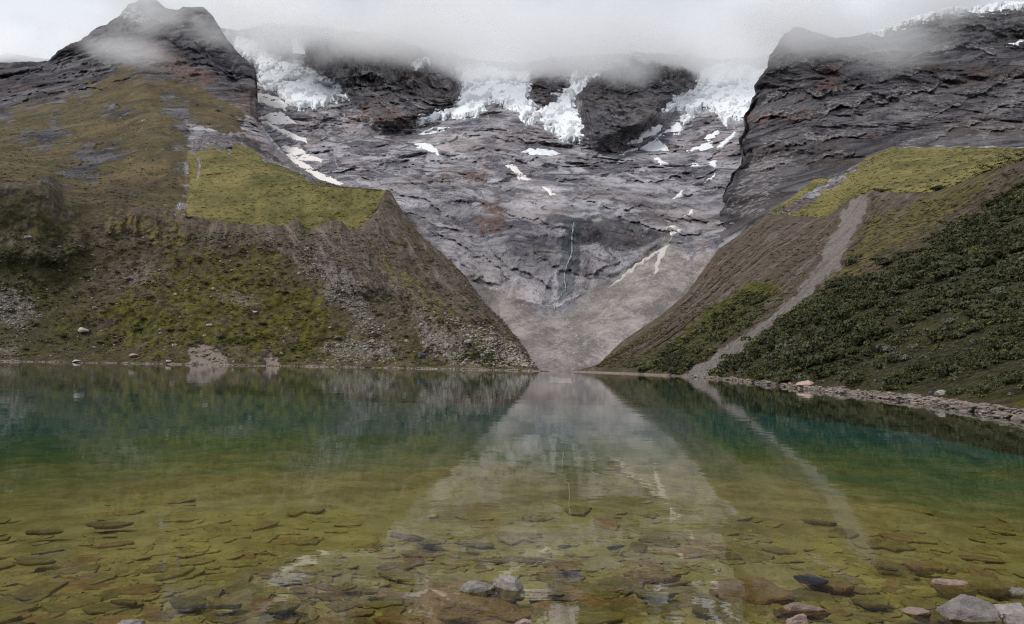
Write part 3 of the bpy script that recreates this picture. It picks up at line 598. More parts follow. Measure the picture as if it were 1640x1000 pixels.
# far ridge behind the left mountain
C0 = [[(-120, 120, 1800), (60, 130, 1800), (200, 120, 1900)], [(-120, 100, 1850), (0, 89, 1850), (14, 85, 1850), (40, 90, 1860), (80, 96, 1880), (130, 84, 1900), (200, 110, 1920)], [(-120, 150, 1980), (200, 150, 2000)]]
G = loft(C0, -120, 200, 2, 2); d = rockrelief(G, G[..., 2], .5, 190); GC = push(G, d)
z_ = np.zeros(G.shape[:2]); tag(grid_obj('hills', GC, M_MTN, dict(grass=z_, scree=z_, dark=z_+1, red=z_), sc=bedding(G, G[..., 2])), kind='structure')

# ------------------------------------------------------------------ right cliff and its green plateau
rimR = [(1150, 400, 430), (1190, 372, 450), (1230, 341, 470), (1256, 345, 460), (1323, 349, 400), (1331, 343, 398), (1361, 318, 370), (1390, 309, 340), (1403, 305, 325), (1432, 309, 300), (1491, 309, 262), (1529, 297, 240), (1558, 284, 225), (1600, 268, 205), (1640, 255, 190), (1760, 225, 160)]
backR = [(1150, 398, 440), (1190, 371, 456), (1230, 339, 480), (1256, 328, 500), (1290, 302, 520), (1340, 283, 540), (1400, 252, 560), (1430, 237, 560), (1500, 236, 520), (1640, 237, 480), (1760, 238, 450)]
Cc = [
 [(x, y+22, D-5) for x, y, D in rimR],
 [(x, y-.5, D+2) for x, y, D in rimR],
 [(x, y, D) for x, y, D in backR],
 [(1150, 385, 520), (1185, 350, 560), (1230, 300, 580), (1290, 262, 620), (1400, 215, 660), (1500, 208, 640), (1640, 205, 620), (1760, 205, 600)],
 [(1150, 375, 560), (1178, 300, 640), (1200, 215, 800), (1290, 180, 800), (1400, 170, 800), (1500, 165, 780), (1640, 160, 760), (1760, 160, 740)],
 [(1150, 372, 580), (1178, 290, 680), (1196, 200, 880), (1225, 130, 930), (1290, 110, 930), (1400, 105, 940), (1500, 90, 930), (1640, 80, 900), (1760, 80, 880)],
 [(1150, 371, 590), (1170, 310, 650), (1185, 235, 760), (1199, 179, 900), (1212, 141, 950), (1231, 109, 980), (1234, 93, 990), (1257, 58, 1010), (1276, 44, 1020), (1302, 53, 1020), (1320, 58, 1020), (1340, 64, 1020), (1370, 60, 1040), (1404, 54, 1050), (1445, 42, 1060), (1468, 32, 1060), (1519, 19, 1060), (1564, 16, 1060), (1609, 10, 1050), (1640, 9, 1040), (1760, 0, 1000)],
]
Cc.append([(c[0]+6, c[1]+45, c[2]+110) for c in Cc[-1]])
G = loft(Cc, 1150, 1760, 1.3, 1.5)
cx, cyy = proj(G)
GR2 = [(1225, 345), (1262, 318), (1300, 290), (1345, 278), (1400, 248), (1430, 236), (1800, 236), (1800, 420), (1230, 420)]
m2 = mask(cx, cyy, [GR2], 3, 3, 20, 201)
top = ss(cyy-np.interp(cx, [c[0] for c in Cc[6]], [c[1] for c in Cc[6]]), 0, 18)
hD = G[..., 2]-.30*G[..., 0]+.00025*(G[..., 0]-350)**2; d = rockrelief(G, hD, .9, 210, 24, 7)*(1-m2)*(.3+.7*ss(G[..., 1], 480, 800))*(.4+.6*top)
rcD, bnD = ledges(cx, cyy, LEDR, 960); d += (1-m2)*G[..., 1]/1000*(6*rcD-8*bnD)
d += m2*(-7*fbm(G*np.array([1, .4, 1])/50, 5, .58, 240)-1.0*fbm(G*np.array([1, .4, 1])/4, 4, .6, 243))
GD = push(G, d)
GD[..., 2] += (1-m2)*4*rid(xyz(G[..., 0]/25, G[..., 1]/30, G[..., 2]/16), 5, .55, 260)*ss(G[..., 1], 850, 1000)
eg_ = np.exp(-(cx-1150)/70)*ss(cx, 1152, 1165)*(1-m2); GD[..., 0] += eg_*(17*fbm(xyz(G[..., 2]/50, G[..., 1]/400, 2.), 4, .6, 262)); 
mk = dict(grass=m2-.8*mask(cx, cyy, [[(1225, 350), (1330, 285), (1400, 255), (1360, 280), (1270, 345)]], 4, 9, 16, 202),
          scree=.42*mask(cx, cyy, [[(1205, 190), (1300, 178), (1380, 190), (1440, 165), (1530, 130), (1540, 136), (1450, 180), (1380, 205), (1300, 192)], [(1540, 200), (1640, 130), (1640, 180), (1560, 225)], [(1500, 220), (1640, 205), (1640, 236), (1440, 238)], [(1550, 50), (1580, 60), (1590, 90), (1560, 80)]], 16, 14, 30, 203)+z_.max(),
          dark=mask(cx, cyy, [[(1100, 420), (1100, -60), (1800, -60), (1800, 236), (1440, 236), (1380, 262), (1330, 285), (1260, 330)]], 5, 4, 20, 204)*(1-.22*mask(cx, cyy, [[(1160, 400), (1180, 260), (1260, 200), (1330, 260), (1240, 340)]], 20, 10, 30, 205)),
          red=.45*mask(cx, cyy, [[(1295, 110), (1350, 105), (1350, 150), (1300, 145)], [(1225, 350), (1330, 290), (1400, 256), (1350, 290), (1262, 348)], [(1200, 180), (1300, 175), (1300, 195), (1200, 200)]], 8, 8, 20, 206),
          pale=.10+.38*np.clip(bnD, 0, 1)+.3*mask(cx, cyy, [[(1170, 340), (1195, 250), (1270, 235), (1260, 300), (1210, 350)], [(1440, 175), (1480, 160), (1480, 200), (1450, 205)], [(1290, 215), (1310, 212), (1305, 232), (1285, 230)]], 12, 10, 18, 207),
          brown=z_.max()+np.zeros(cx.shape), frost=.42*mask(cx, cyy, [[(1440, 50), (1480, 30), (1560, 14), (1650, 14), (1650, 22), (1520, 32)]], 6, 5, 14, 208), wet=np.zeros(cx.shape))
tag(grid_obj('mountain', GD, M_MTN, mk, sc=bedding(G, hD, 60, 9)), kind='structure')
nD = normals(GD)
snow_sheet(GD, nD, cx, cyy, 'glacier', 'ice cap edging the skyline of the right cliff', [(1378, 53), (1440, 38), (1470, 26), (1500, 14), (1560, 8), (1700, -5), (1700, 10), (1609, 18), (1564, 22), (1519, 26), (1468, 40), (1410, 60)], 1, None, 'glacier')
snow_sheet(GD, nD, cx, cyy, 'snowfield', 'small snow scrap high on the far right cliff', [(1614, 74), (1636, 65), (1640, 68), (1628, 76)], 0, None, 'snow patch')

# ------------------------------------------------------------------ left moraine wall
D0 = [
 [(-90, 'z', -14, 262), (400, 'z', -14, 275), (700, 'z', -12, 262), (862, 'z', -6, 245), (880, 'z', -5, 245)],
 [(-90, 'z', 0.3, 292), (0, 'z', 0.3, 292), (200, 'z', .3, 296), (300, 'z', .3, 292), (345, 'z', .3, 292), (430, 'z', .3, 298), (600, 'z', .3, 296), (700, 'z', .3, 288), (800, 'z', .3, 276), (862, 'z', 0.3, 268), (880, 'z', 0.2, 268)],
 [(-90, 548, 312), (0, 550, 312), (200, 550, 314), (300, 552, 306), (430, 553, 312), (600, 558, 308), (700, 566, 300), (780, 578, 286), (840, 588, 276), (862, 595.5, 270), (880, 597, 269)],
 [(-90, 455, 335), (0, 458, 335), (100, 460, 340), (250, 450, 345), (400, 440, 350), (520, 435, 355), (620, 470, 350), (700, 500, 330), (780, 545, 302), (840, 578, 282), (862, 594, 271), (880, 597, 270)],
 [(-90, 370, 345), (0, 375, 345), (60, 385, 345), (100, 400, 352), (250, 380, 368), (400, 395, 375), (480, 395, 382), (580, 395, 398), (617, 380, 420), (645, 400, 410), (672, 425, 395), (740, 478, 355), (808, 542, 315), (850, 580, 285), (866, 594, 273), (880, 597, 271)],
 [(x, y, D) for x, y, D in rimL[:-1]]+[(626, 309, 488), (645, 341, 470), (672, 375, 450), (706, 406, 425), (740, 440, 400), (774, 484, 370), (808, 518, 345), (830, 545, 325), (850, 574, 300), (864, 590, 280), (880, 596.5, 272)],
]
D0.append([(c[0], c[1]+45 if c[0] > 600 else c[1]+30, c[2]+50 if c[0] > 600 else c[2]+10) for c in D0[-1][:-1]]+[(880, 598, 276)])
G = loft(D0, -90, 880, 1.3, 1.3)
ex, ey = proj(G)
rimy = np.interp(ex, [c[0] for c in D0[5]], [c[1] for c in D0[5]])
up_ = ss(ey-rimy, -1, 14)
below = ss(590-ey, -3, 30)
cE = (G[..., 0]*.89+G[..., 1]*.45)+3*fbm(G/40, 3, .5, 299); gul = rid(xyz(cE/11, G[..., 2]/60, 3.0), 5, .62, 301)
wall = mask(ex, ey, [[(230, 325), (430, 355), (617, 300), (660, 360), (760, 460), (860, 580), (840, 600), (740, 560), (620, 480), (520, 460), (430, 400), (300, 380), (140, 360)]], 22, 10, 40, 302)
d = -up_*wall*10*gul-3.0*up_*below*fbm(G/34, 5, .55, 303)*1.4-0.9*below*rid(G/7, 4, .6, 304)
butt = mask(ex, ey, [[(-90, 280), (70, 290), (125, 340), (135, 400), (100, 425), (30, 415), (-90, 430)]], 12, 8, 30, 309)
d -= 7*butt*up_
slip = mask(ex, ey, [[(303, 558), (318, 553), (346, 556), (360, 566), (366, 584), (303, 584)], [(424, 572), (434, 568), (444, 574), (447, 588), (424, 588)]], 5, 6, 12, 310)
d += 1.6*slip
GE = push(G, d)
GE[..., 2] += (2.6*fbm(xyz(cE/14, 0, 1.), 4, .6, 311)+.8)*ss(np.abs(ey-rimy), 14, 0)*ss(-ex, -860, -780)
pal = mask(ex, ey, [[(470, 365), (560, 370), (700, 480), (840, 590), (760, 580), (640, 500), (540, 470)], [(560, 310), (617, 330), (640, 420), (560, 370)]], 25, 12, 30, 312)
mk = dict(moss=np.clip(.46*mask(ex, ey, [[(300, 410), (400, 395), (440, 400), (470, 440), (560, 520), (600, 560), (700, 560), (740, 595), (300, 595), (200, 575), (130, 520), (200, 460)], [(260, 410), (300, 400), (350, 430), (300, 450)], [(20, 440), (120, 500), (200, 560), (160, 590), (60, 520)], [(790, 540), (850, 590), (740, 595), (700, 560), (760, 550)]], 55, 25, 50, 313)+.16, 0, 1)*(1-slip),
          scree=0*slip, shrub=np.clip(.36*mask(ex, ey, [[(-90, 330), (60, 400), (130, 440), (180, 560), (200, 600), (-90, 600)], [(0, 290), (60, 296), (110, 330), (140, 400), (60, 420), (-90, 420)]], 50, 25, 50, 314)+.22*(1-wall), 0, 1),
          cliff=np.maximum(wall, .8*butt), dry=np.clip(.55*mask(ex, ey, [[(60, 340), (130, 350), (130, 370), (80, 380)], [(170, 340), (300, 350), (300, 400), (180, 370)], [(580, 380), (700, 470), (780, 540), (700, 520), (620, 450)]], 12, 12, 30, 315), 0, 1),
          grey=np.clip(.45*mask(ex, ey, [[(-90, 455), (30, 465), (60, 500), (30, 520), (-90, 500)], [(170, 430), (230, 425), (280, 440), (220, 455)], [(510, 555), (560, 540), (620, 550), (640, 580), (520, 580)], [(490, 420), (560, 450), (620, 520), (580, 530), (520, 470)], [(350, 470), (400, 480), (420, 500), (370, 500)], [(660, 500), (740, 560), (760, 590), (690, 570)], [(-90, 540), (40, 545), (30, 570), (-90, 570)]], 22, 18, 30, 316)+.22*pal+.10, 0, 1),
          bare=ss(-G[..., 2], .3, .9), gravel=.8*ss(np.abs(G[..., 2]-.2), .8, .1)*ss(fbm(G/5, 3, .6, 321), -.15, .3)+.85*slip)
tag(grid_obj('moraine', GE, M_MOR, mk, sc=xyz(cE/4.5, G[..., 2]/30, G[..., 0]/90)), kind='structure')

# ------------------------------------------------------------------ right moraine slope
E0 = [
 [(915, 'z', -8, 240), (1000, 'z', -8, 205), (1100, 'z', -8, 158), (1200, 'z', -6, 100), (1300, 'z', -4, 62), (1400, 'z', -3, 48), (1500, 'z', -2.2, 38), (1640, 'z', -1.8, 27.5), (1860, 'z', -1.5, 18)],
 [(915, 'z', .1, 274), (1000, 'z', .12, 228), (1090, 'z', .15, 182), (1150, 'z', .15, 150), (1200, 'z', .15, 117), (1250, 'z', .2, 93), (1300, 'z', .2, 77), (1400, 'z', .22, 60), (1500, 'z', .22, 47.5), (1640, 'z', .22, 33.5), (1760, 'z', .22, 26), (1860, 'z', .22, 21)],
 [(915, 'z', .6, 276), (1000, 'z', 1.2, 231), (1090, 'z', 1.2, 186), (1150, 'z', 1.0, 154), (1200, 'z', .9, 121), (1250, 'z', .85, 97), (1300, 'z', .8, 81), (1400, 'z', .75, 64), (1500, 'z', .75, 51.5), (1640, 'z', .8, 37.5), (1760, 'z', .8, 30), (1860, 'z', .8, 25)],
 [(915, 595, 277), (1000, 578, 250), (1090, 572, 212), (1150, 560, 185), (1200, 555, 150), (1300, 550, 110), (1400, 545, 88), (1500, 545, 72), (1640, 550, 56), (1860, 560, 45)],
 [(915, 595, 278), (960, 584, 285), (1030, 545, 290), (1100, 510, 290), (1170, 480, 262), (1250, 470, 210), (1350, 450, 160), (1450, 430, 130), (1550, 420, 108), (1640, 420, 95), (1860, 420, 80)],
 [(915, 595, 279), (960, 577, 300), (1030, 533, 320), (1100, 485, 345), (1160, 435, 360), (1230, 390, 370), (1300, 385, 330), (1390, 355, 270), (1480, 345, 215), (1560, 330, 175), (1640, 318, 145), (1860, 300, 120)],
 [(915, 595, 279.5), (930, 590, 290), (960, 572, 310), (1000, 545, 330), (1060, 505, 360), (1100, 470, 385)]+[(x, y, D) for x, y, D in rimR[0:]]+[(1860, 200, 150)],
]
E0.append([(c[0], c[1]+35, c[2]+25) for c in E0[-1]])
G = loft(E0, 915, 1860, 1.15, 1.3)
fx, fy = proj(G)
rimy = np.interp(fx, [c[0] for c in E0[6]], [c[1] for c in E0[6]])
up_ = ss(fy-rimy, -1, 14)
zz = G[..., 2]
land = ss(zz, .5, 6)
CH = [(1092, 602), (1130, 580), (1165, 552), (1200, 530), (1232, 512), (1262, 486), (1290, 452), (1315, 415), (1332, 380), (1348, 345), (1362, 320), (1378, 309), (1392, 310), (1388, 335), (1368, 378), (1345, 425), (1310, 462), (1275, 490), (1240, 520), (1205, 545), (1165, 580), (1130, 606)]
ch = mask(fx, fy, [CH], 7, 8, 18, 401)
chw = mask(fx, fy, [CH], 16, 6, 18, 401)
scarp = mask(fx, fy, [[(1150, 400), (1230, 335), (1260, 340), (1325, 345), (1360, 312), (1400, 300), (1500, 305), (1660, 245), (1660, 262), (1540, 320), (1440, 380), (1370, 430), (1300, 470), (1200, 500), (1000, 570), (930, 596), (1060, 500)]], 18, 8, 30, 402)
SHR = [(1130, 600), (1250, 515), (1330, 462), (1400, 440), (1480, 395), (1560, 345), (1640, 300), (1900, 260), (1900, 720), (1640, 640), (1400, 628), (1200, 608)]
shr = mask(fx, fy, [SHR], 14, 12, 34, 403)
cF = G[..., 0]*.75-G[..., 1]*.66+3*fbm(G/40, 3, .5, 399); gul = rid(xyz(cF/10, G[..., 2]/50, 3.0), 5, .62, 404)
sc = np.clip(G[..., 1]/220, .12, 1)
d = -up_*land*scarp*8.5*gul*(1-ch)-2.6*up_*land*fbm(G/30, 4, .5, 405)*sc-1.4*land*up_*rid(G/9, 4, .55, 406)*sc-.5*land*shr*rid(G/2.2, 3, .6, 409)
d += 5*chw*land*up_*ss(G[..., 1], 150, 260)
near = mask(fx, fy, [[(1400, 300), (1396, 340), (1376, 385), (1355, 430), (1318, 470), (1280, 500), (1240, 530), (1900, 640), (1900, 200)]], 8, 3, 20, 407)
d -= 5*near*up_*ss(G[..., 1], 150, 240)
GF = push(G, d)
GF[..., 2] += .06*fbm(G/.7, 3, .6, 410)*(1-land)
yel = mask(fx, fy, [[(1480, 310), (1600, 270), (1560, 320), (1480, 370), (1400, 410), (1330, 450), (1400, 380)], [(1396, 345), (1440, 340), (1380, 430), (1310, 480)], [(1380, 390), (1440, 375), (1400, 420)]], 14, 10, 24, 411)
mk = dict(moss=np.clip(.65*mask(fx, fy, [[(1120, 600), (1230, 520), (1290, 490), (1320, 510), (1240, 570), (1180, 606)], [(1270, 490), (1330, 462), (1360, 470), (1300, 510)], [(955, 578), (1060, 510), (1080, 512), (980, 575)], [(1130, 500), (1200, 450), (1250, 460), (1170, 510), (1060, 570)]], 12, 10, 20, 412)+.55*mask(fx, fy, [[(1020, 590), (1140, 500), (1220, 440), (1260, 470), (1180, 530), (1090, 598)]], 14, 12, 24, 413)+.7*ss(np.abs(zz-.95), .75, .2)*ss(fx, 1380, 1460), 0, 1)*(1-ch),
          scree=ch, shrub=np.clip(.9*shr+.55*mask(fx, fy, [[(1020, 598), (1090, 540), (1200, 470), (1240, 460), (1230, 500), (1090, 600)]], 14, 12, 24, 414), 0, 1)*(1-ch),
          cliff=scarp*.9, dry=np.clip(.85*yel, 0, 1)*(1-ch), grey=.08+.22*scarp*ss(fx, 1200, 1000), bare=ss(-zz, .12, .45),
          gravel=ss(-zz, -.46, -.28)*ss(fx, 1095, 1120)+ss(-zz, -.7, -.3)*(fx < 1100)*.8)
tag(grid_obj('hills', GF, M_MOR, mk, sc=xyz(cF/4.0, G[..., 2]/28, G[..., 1]/90)), kind='structure')

# ------------------------------------------------------------------ lake: bed, water
def mat_bed():
    t = NT('lake_bed'); g = t.n('ShaderNodeNewGeometry'); sp = t.n('ShaderNodeSeparateXYZ'); t.set(sp.inputs[0], g.outputs['Position'])
    a = t.noise(0.9, 7, 0.65, dist=.4); b = t.noise(5, 7, .7); v = t.vor(2.6, 'DISTANCE_TO_EDGE', sc=(1, 1.4, 1))
    c = t.mix(t.mr(a, .35, .65), (0.235, 0.18, 0.05), (0.40, 0.325, 0.115))
    c = t.mix(t.mr(b, .5, .75, 0, .6), c, (0.10, 0.065, 0.014))
    c = t.mix(t.mr(b, .5, .25, 0, .5), c, (0.36, 0.31, 0.10))
    deep_teal = t.mix(t.mr(a, .3, .7), (0.008, 0.085, 0.092), (0.022, 0.135, 0.138)); grn = t.mix(t.mr(a, .3, .7), (0.06, 0.115, 0.04), (0.11, 0.18, 0.07))  # green and teal of deepening water, put into the bed colour
    dn = t.math('ADD', sp.outputs[2], t.math('MULTIPLY', t.math('SUBTRACT', t.noise(.09, 6, .62), .5), .7))
    c = t.mix(t.mr(dn, -.40, -.95), c, grn)
    c = t.mix(t.mr(dn, -.85, -1.55), c, deep_teal)
    return t.bsdf(c, .95, t.bump(t.math('ADD', a, b), .6, .05), .1)
def bedz(x, y):
    r = np.hypot(x, y)
    z = np.interp(r, [0, 2.0, 4.2, 5.4, 7, 10, 16, 24, 32, 60, 120, 240, 400], [.9, .55, .12, -.10, -.20, -.28, -.48, -.80, -1.12, -2.1, -4.6, -14, -8])
    z = z+.05*fbm(xyz(x/1.6, y/1.6, 0.), 4, .55, 501)*np.clip(r/8, .3, 3)+.10*fbm(xyz(x/6, y/6, 0.), 2, .5, 505)*(r > 5)
    return np.where(r > 5.2, np.minimum(z, -.07), z)
rr_ = np.concatenate([np.linspace(.0, 4, 14), np.geomspace(4.1, 34, 330), np.geomspace(35, 420, 60)])
th = np.linspace(R(-75), R(75), 560)
X = rr_[:, None]*np.sin(th)[None]; Y = rr_[:, None]*np.cos(th)[None]
bed = xyz(X, Y, bedz(X, Y)); bed[..., 2] += .012*fbm(xyz(X/.25, Y/.25, 0.), 3, .6, 507)*(rr_[:, None] < 20)
tag(mesh_from('lake_bed', bed, grid_faces(*bed.shape[:2]), mat_bed()), kind='structure')
# dry ground behind and around the viewpoint
th = np.linspace(R(75), R(285), 90); rr_ = np.concatenate([np.linspace(0, 4, 6), np.geomspace(4.6, 600, 40)])
X = rr_[:, None]*np.sin(th)[None]; Y = rr_[:, None]*np.cos(th)[None]
gz = xyz(X, Y, .9+.03*rr_[:, None]+.15*fbm(xyz(X/4, Y/4, 0.), 3, .5, 520)*(rr_[:, None] > 1)+0*X)
z_ = 0
sh_ = np.clip((np.abs(Y)*-1*np.sign(Y)+6)/12, 0, 1); gz[..., 2] = gz[..., 2]*np.clip(-Y/6+.0, 0, 1)+bedz(X, Y)*(1-np.clip(-Y/6, 0, 1))
z_ = np.zeros(gz.shape[:2])
tag(grid_obj('ground', gz, M_MOR, dict(moss=z_+.4, scree=z_, shrub=z_, cliff=z_, dry=z_, grey=z_+.5, bare=z_, gravel=z_+.4)), kind='structure')

def mat_water():
    t = NT('lake_water')
    g = t.n('ShaderNodeNewGeometry')
    n1 = t.noise(1.1, 3, .55, sc=(.6, 1.5, 1)); n2 = t.noise(.22, 3, .5, sc=(.6, 1.6, 1)); n3 = t.noise(5, 2, .5)
    nm = t.bump(n2, .07, .12); nm = t.bump(n1, .06, .035, nm); nm = t.bump(n3, .04, .006, nm)
    fr = t.n('ShaderNodeFresnel'); fr.inputs['IOR'].default_value = 1.38; t.set(fr.inputs['Normal'], nm)
    gl = t.n('ShaderNodeBsdfGlossy'); gl.inputs['Roughness'].default_value = .012; t.set(gl.inputs['Normal'], nm); gl.inputs['Color'].default_value = (1, 1, 1, 1)
    tr = t.n('ShaderNodeBsdfTransparent'); tr.inputs['Color'].default_value = (.88, .93, .86, 1)
    m = t.n('ShaderNodeMixShader'); t.set(m.inputs[0], fr.outputs[0]); t.set(m.inputs[1], tr.outputs[0]); t.set(m.inputs[2], gl.outputs[0])
    t.t.links.new(m.outputs[0], t.out.inputs['Surface']); return t.m
wv = np.array([(-420, 1.5, 0), (420, 1.5, 0), (420, 420, 0), (-420, 420, 0)], float)
tag(mesh_from('water', wv, np.array([[0, 1, 2, 3]]), mat_water(), smooth=False), kind='structure')

# ------------------------------------------------------------------ stones
import bmesh
def rock_mesh(name, seed, flat=.6, sub=3, cuts=9, rough=.06, mat=None):
    bm = bmesh.new(); bmesh.ops.create_icosphere(bm, subdivisions=sub, radius=1.0)
    r_ = np.random.default_rng(seed); V = np.array([v.co for v in bm.verts])
    for k in range(cuts):
        n = r_.normal(size=3); n /= np.linalg.norm(n); h = r_.uniform(.48, .85)
        dd = V@n-h; V -= np.outer(np.clip(dd, 0, None), n)
    V += V*(rough*fbm(V*1.6+seed, 4, .6, seed))[:, None]*1.6
    V /= np.abs(V).max(0); V[:, 2] *= flat
    for v, c in zip(bm.verts, V): v.co = c
    me = bpy.data.meshes.new(name); bm.to_mesh(me); bm.free()
    for p in me.polygons: p.use_smooth = True
    me.materials.append(mat); return me
def slab_mesh(name, seed, mat, th=.12, sub=4):
    """flat broken slab with an angular outline"""
    r_ = np.random.default_rng(seed); k = r_.integers(5, 9)
    an = np.sort(r_.uniform(0, 2*np.pi, k)+0)
    an = np.linspace(0, 2*np.pi, k, endpoint=False)+r_.uniform(-.35, .35, k); ra = r_.uniform(.7, 1, k)
    oc = np.stack([np.cos(an)*ra, np.sin(an)*ra*r_.uniform(.6, .95)], -1)
    nseg = 5; ring = []
    for i in range(k):
        a, b = oc[i], oc[(i+1) % k]
        for j in range(nseg): ring.append(a+(b-a)*j/nseg+r_.normal(0, .018, 2))
    ring = np.array(ring); n = len(ring); V = []; Fs = []
    lv = [(0.0, th*1.0, .0), (.55, th*1.0, .0), (.88, th*.97, .0), (.97, th*.86, .0), (1.0, th*.5, 0), (.97, 0, 0), (.86, -th*.6, 0)]
    tl = r_.uniform(-.1, .1, 2)
    for s_, z, _ in lv[1:]:
        for p in ring: V.append((p[0]*s_, p[1]*s_, z))
    V.append((0, 0, th)); V = np.array(V, float)
    V[:, 2] += V[:, :2]@tl
    V += .02*fbm(V*xyz(3., 3., 6.)+seed, 3, .6, seed)[:, None]
    m = len(lv)-1
    me = bpy.data.meshes.new(name); bm = bmesh.new(); vs = [bm.verts.new(v) for v in V]
    for a in range(m-1):
        for i in range(n):
            j = (i+1) % n; bm.faces.new((vs[a*n+i], vs[(a+1)*n+i], vs[(a+1)*n+j], vs[a*n+j]))
    for i in range(n): bm.faces.new((vs[-1], vs[i], vs[(i+1) % n]))
    bmesh.ops.recalc_face_normals(bm, faces=bm.faces); bm.to_mesh(me); bm.free()
    for p in me.polygons: p.use_smooth = False
    me.materials.append(mat); return me
ALG = ((0.22, 0.16, 0.038), (0.40, 0.30, 0.085))
M_WET = mat_stone('stone_brown', (0.22, 0.17, 0.13), (0.42, 0.35, 0.30), sc=2.5, algae=ALG)
M_GOLD = mat_stone('stone_gold', (0.24, 0.2, 0.16), (0.45, 0.36, 0.30), sc=2.5, algae=((0.27, 0.15, 0.04), (0.50, 0.30, 0.10)))
M_GREYS = mat_stone('stone_pale', (0.30, 0.27, 0.25), (0.52, 0.47, 0.44), (0.65, 0.62, 0.6), sc=2.5, algae=ALG)
M_PINK = mat_stone('stone_pink', (0.36, 0.25, 0.21), (0.55, 0.41, 0.35), (0.62, 0.5, 0.44), sc=3, algae=((0.22, 0.12, 0.03), (0.36, 0.22, 0.07)))
M_DARKS = mat_stone('stone_dark', (0.035, 0.038, 0.05), (0.10, 0.10, 0.125), (0.2, 0.2, 0.22), sc=1.0)
M_SHORE = mat_stone('shore_stone', (0.11, 0.09, 0.078), (0.32, 0.265, 0.235), (0.48, 0.42, 0.385), sc=2)
def place(me, name, loc, sc, rz, tilt=(0, 0)):
    o = bpy.data.objects.new(name, me); COL.objects.link(o); o.location = loc; o.scale = sc; o.rotation_euler = (tilt[0], tilt[1], rz); return o
def at_px(x, y, z=0.0): return on_z(float(x), float(y), z)

# the stones that stand out in the foreground: pixel centre, width px, depth/width, kind, label
def fg(x, y, wpx, dr, hr, mat, kind, rz, label, name='boulder', ztop=.1, seed=0, cat=None, tilt=(0, 0), group=None):
    p = at_px(x, y, min(ztop, 0.0) if ztop < 0 else 0); dist = np.linalg.norm(p-CP); w = wpx/F*dist*math.cos(0.0)/2
    h = w*hr
    if kind == 'slab':
        me = slab_mesh(name, seed, mat, th=hr); o = place(me, name, (p[0], p[1], ztop-w*hr), (w, w*dr, w), rz, tilt)
    else:
        me = rock_mesh(name, seed, 1.0, 5, 17, .10, mat); o = place(me, name, (p[0], p[1], ztop-h), (w, w*dr, h), rz, tilt)
    return tag(o, label, cat or 'boulder', group)
fg(763, 944, 186, .95, .46, M_GOLD, 'rock', .1, 'broad submerged golden brown boulder carrying two small pale rocks', ztop=.012, seed=3)
fg(768, 944, 66, .5, .8, M_GREYS, 'rock', .25, 'left of the two small pale rocks on the golden boulder', 'rock', ztop=.12, seed=12, cat='rock', tilt=(0, -.25))
fg(818, 943, 60, .6, .8, M_GREYS, 'rock', -.3, 'right of the two small pale rocks on the golden boulder', 'rock', ztop=.12, seed=17, cat='rock', tilt=(0, .2))
fg(1540, 985, 84, .75, .55, M_GREYS, 'rock', -.35, 'largest pale grey boulder rising from the water at lower right', ztop=.17, seed=21)
fg(1614, 982, 62, .7, .55, M_GREYS, 'rock', .3, 'pale grey boulder right of the largest grey one', ztop=.12, seed=24)
fg(1527, 934, 66, .5, .5, M_PINK, 'rock', .05, 'blocky pinkish rock behind the largest grey boulder', 'rock', ztop=.09, seed=29, cat='rock')
fg(1280, 975, 84, .35, .3, M_PINK, 'rock', -.05, 'long low pink stone breaking the surface by the big brown slab', 'rock', ztop=.06, seed=31, cat='rock')
fg(1277, 998, 46, .6, .5, M_PINK, 'rock', .4, 'small pale stone in front of the long pink one', 'rock', ztop=.08, seed=37, cat='rock')
fg(1470, 981, 44, .6, .4, M_PINK, 'rock', -.5, 'small brown pink stone left of the largest grey boulder', 'rock', ztop=.045, seed=41, cat='rock')
fg(1628, 949, 30, .6, .4, M_GREYS, 'rock', .5, 'little grey stone just breaking water at the right edge', 'rock', ztop=.04, seed=43, cat='rock')
fg(216, 1000, 48, .6, .4, M_GREYS, 'rock', .2, 'pale stone tip at the bottom edge on the left', 'rock', ztop=.05, seed=47, cat='rock')
fg(120*1.0+720, 998, 36, .6, .4, M_PINK, 'rock', .2, 'small pinkish stone tip below the golden boulder', 'rock', ztop=.03, seed=49, cat='rock')
fg(1640, 1001, 60, .6, .4, M_GREYS, 'rock', .2, 'pale stone cut off by the lower right corner', 'rock', ztop=.10, seed=52, cat='rock')
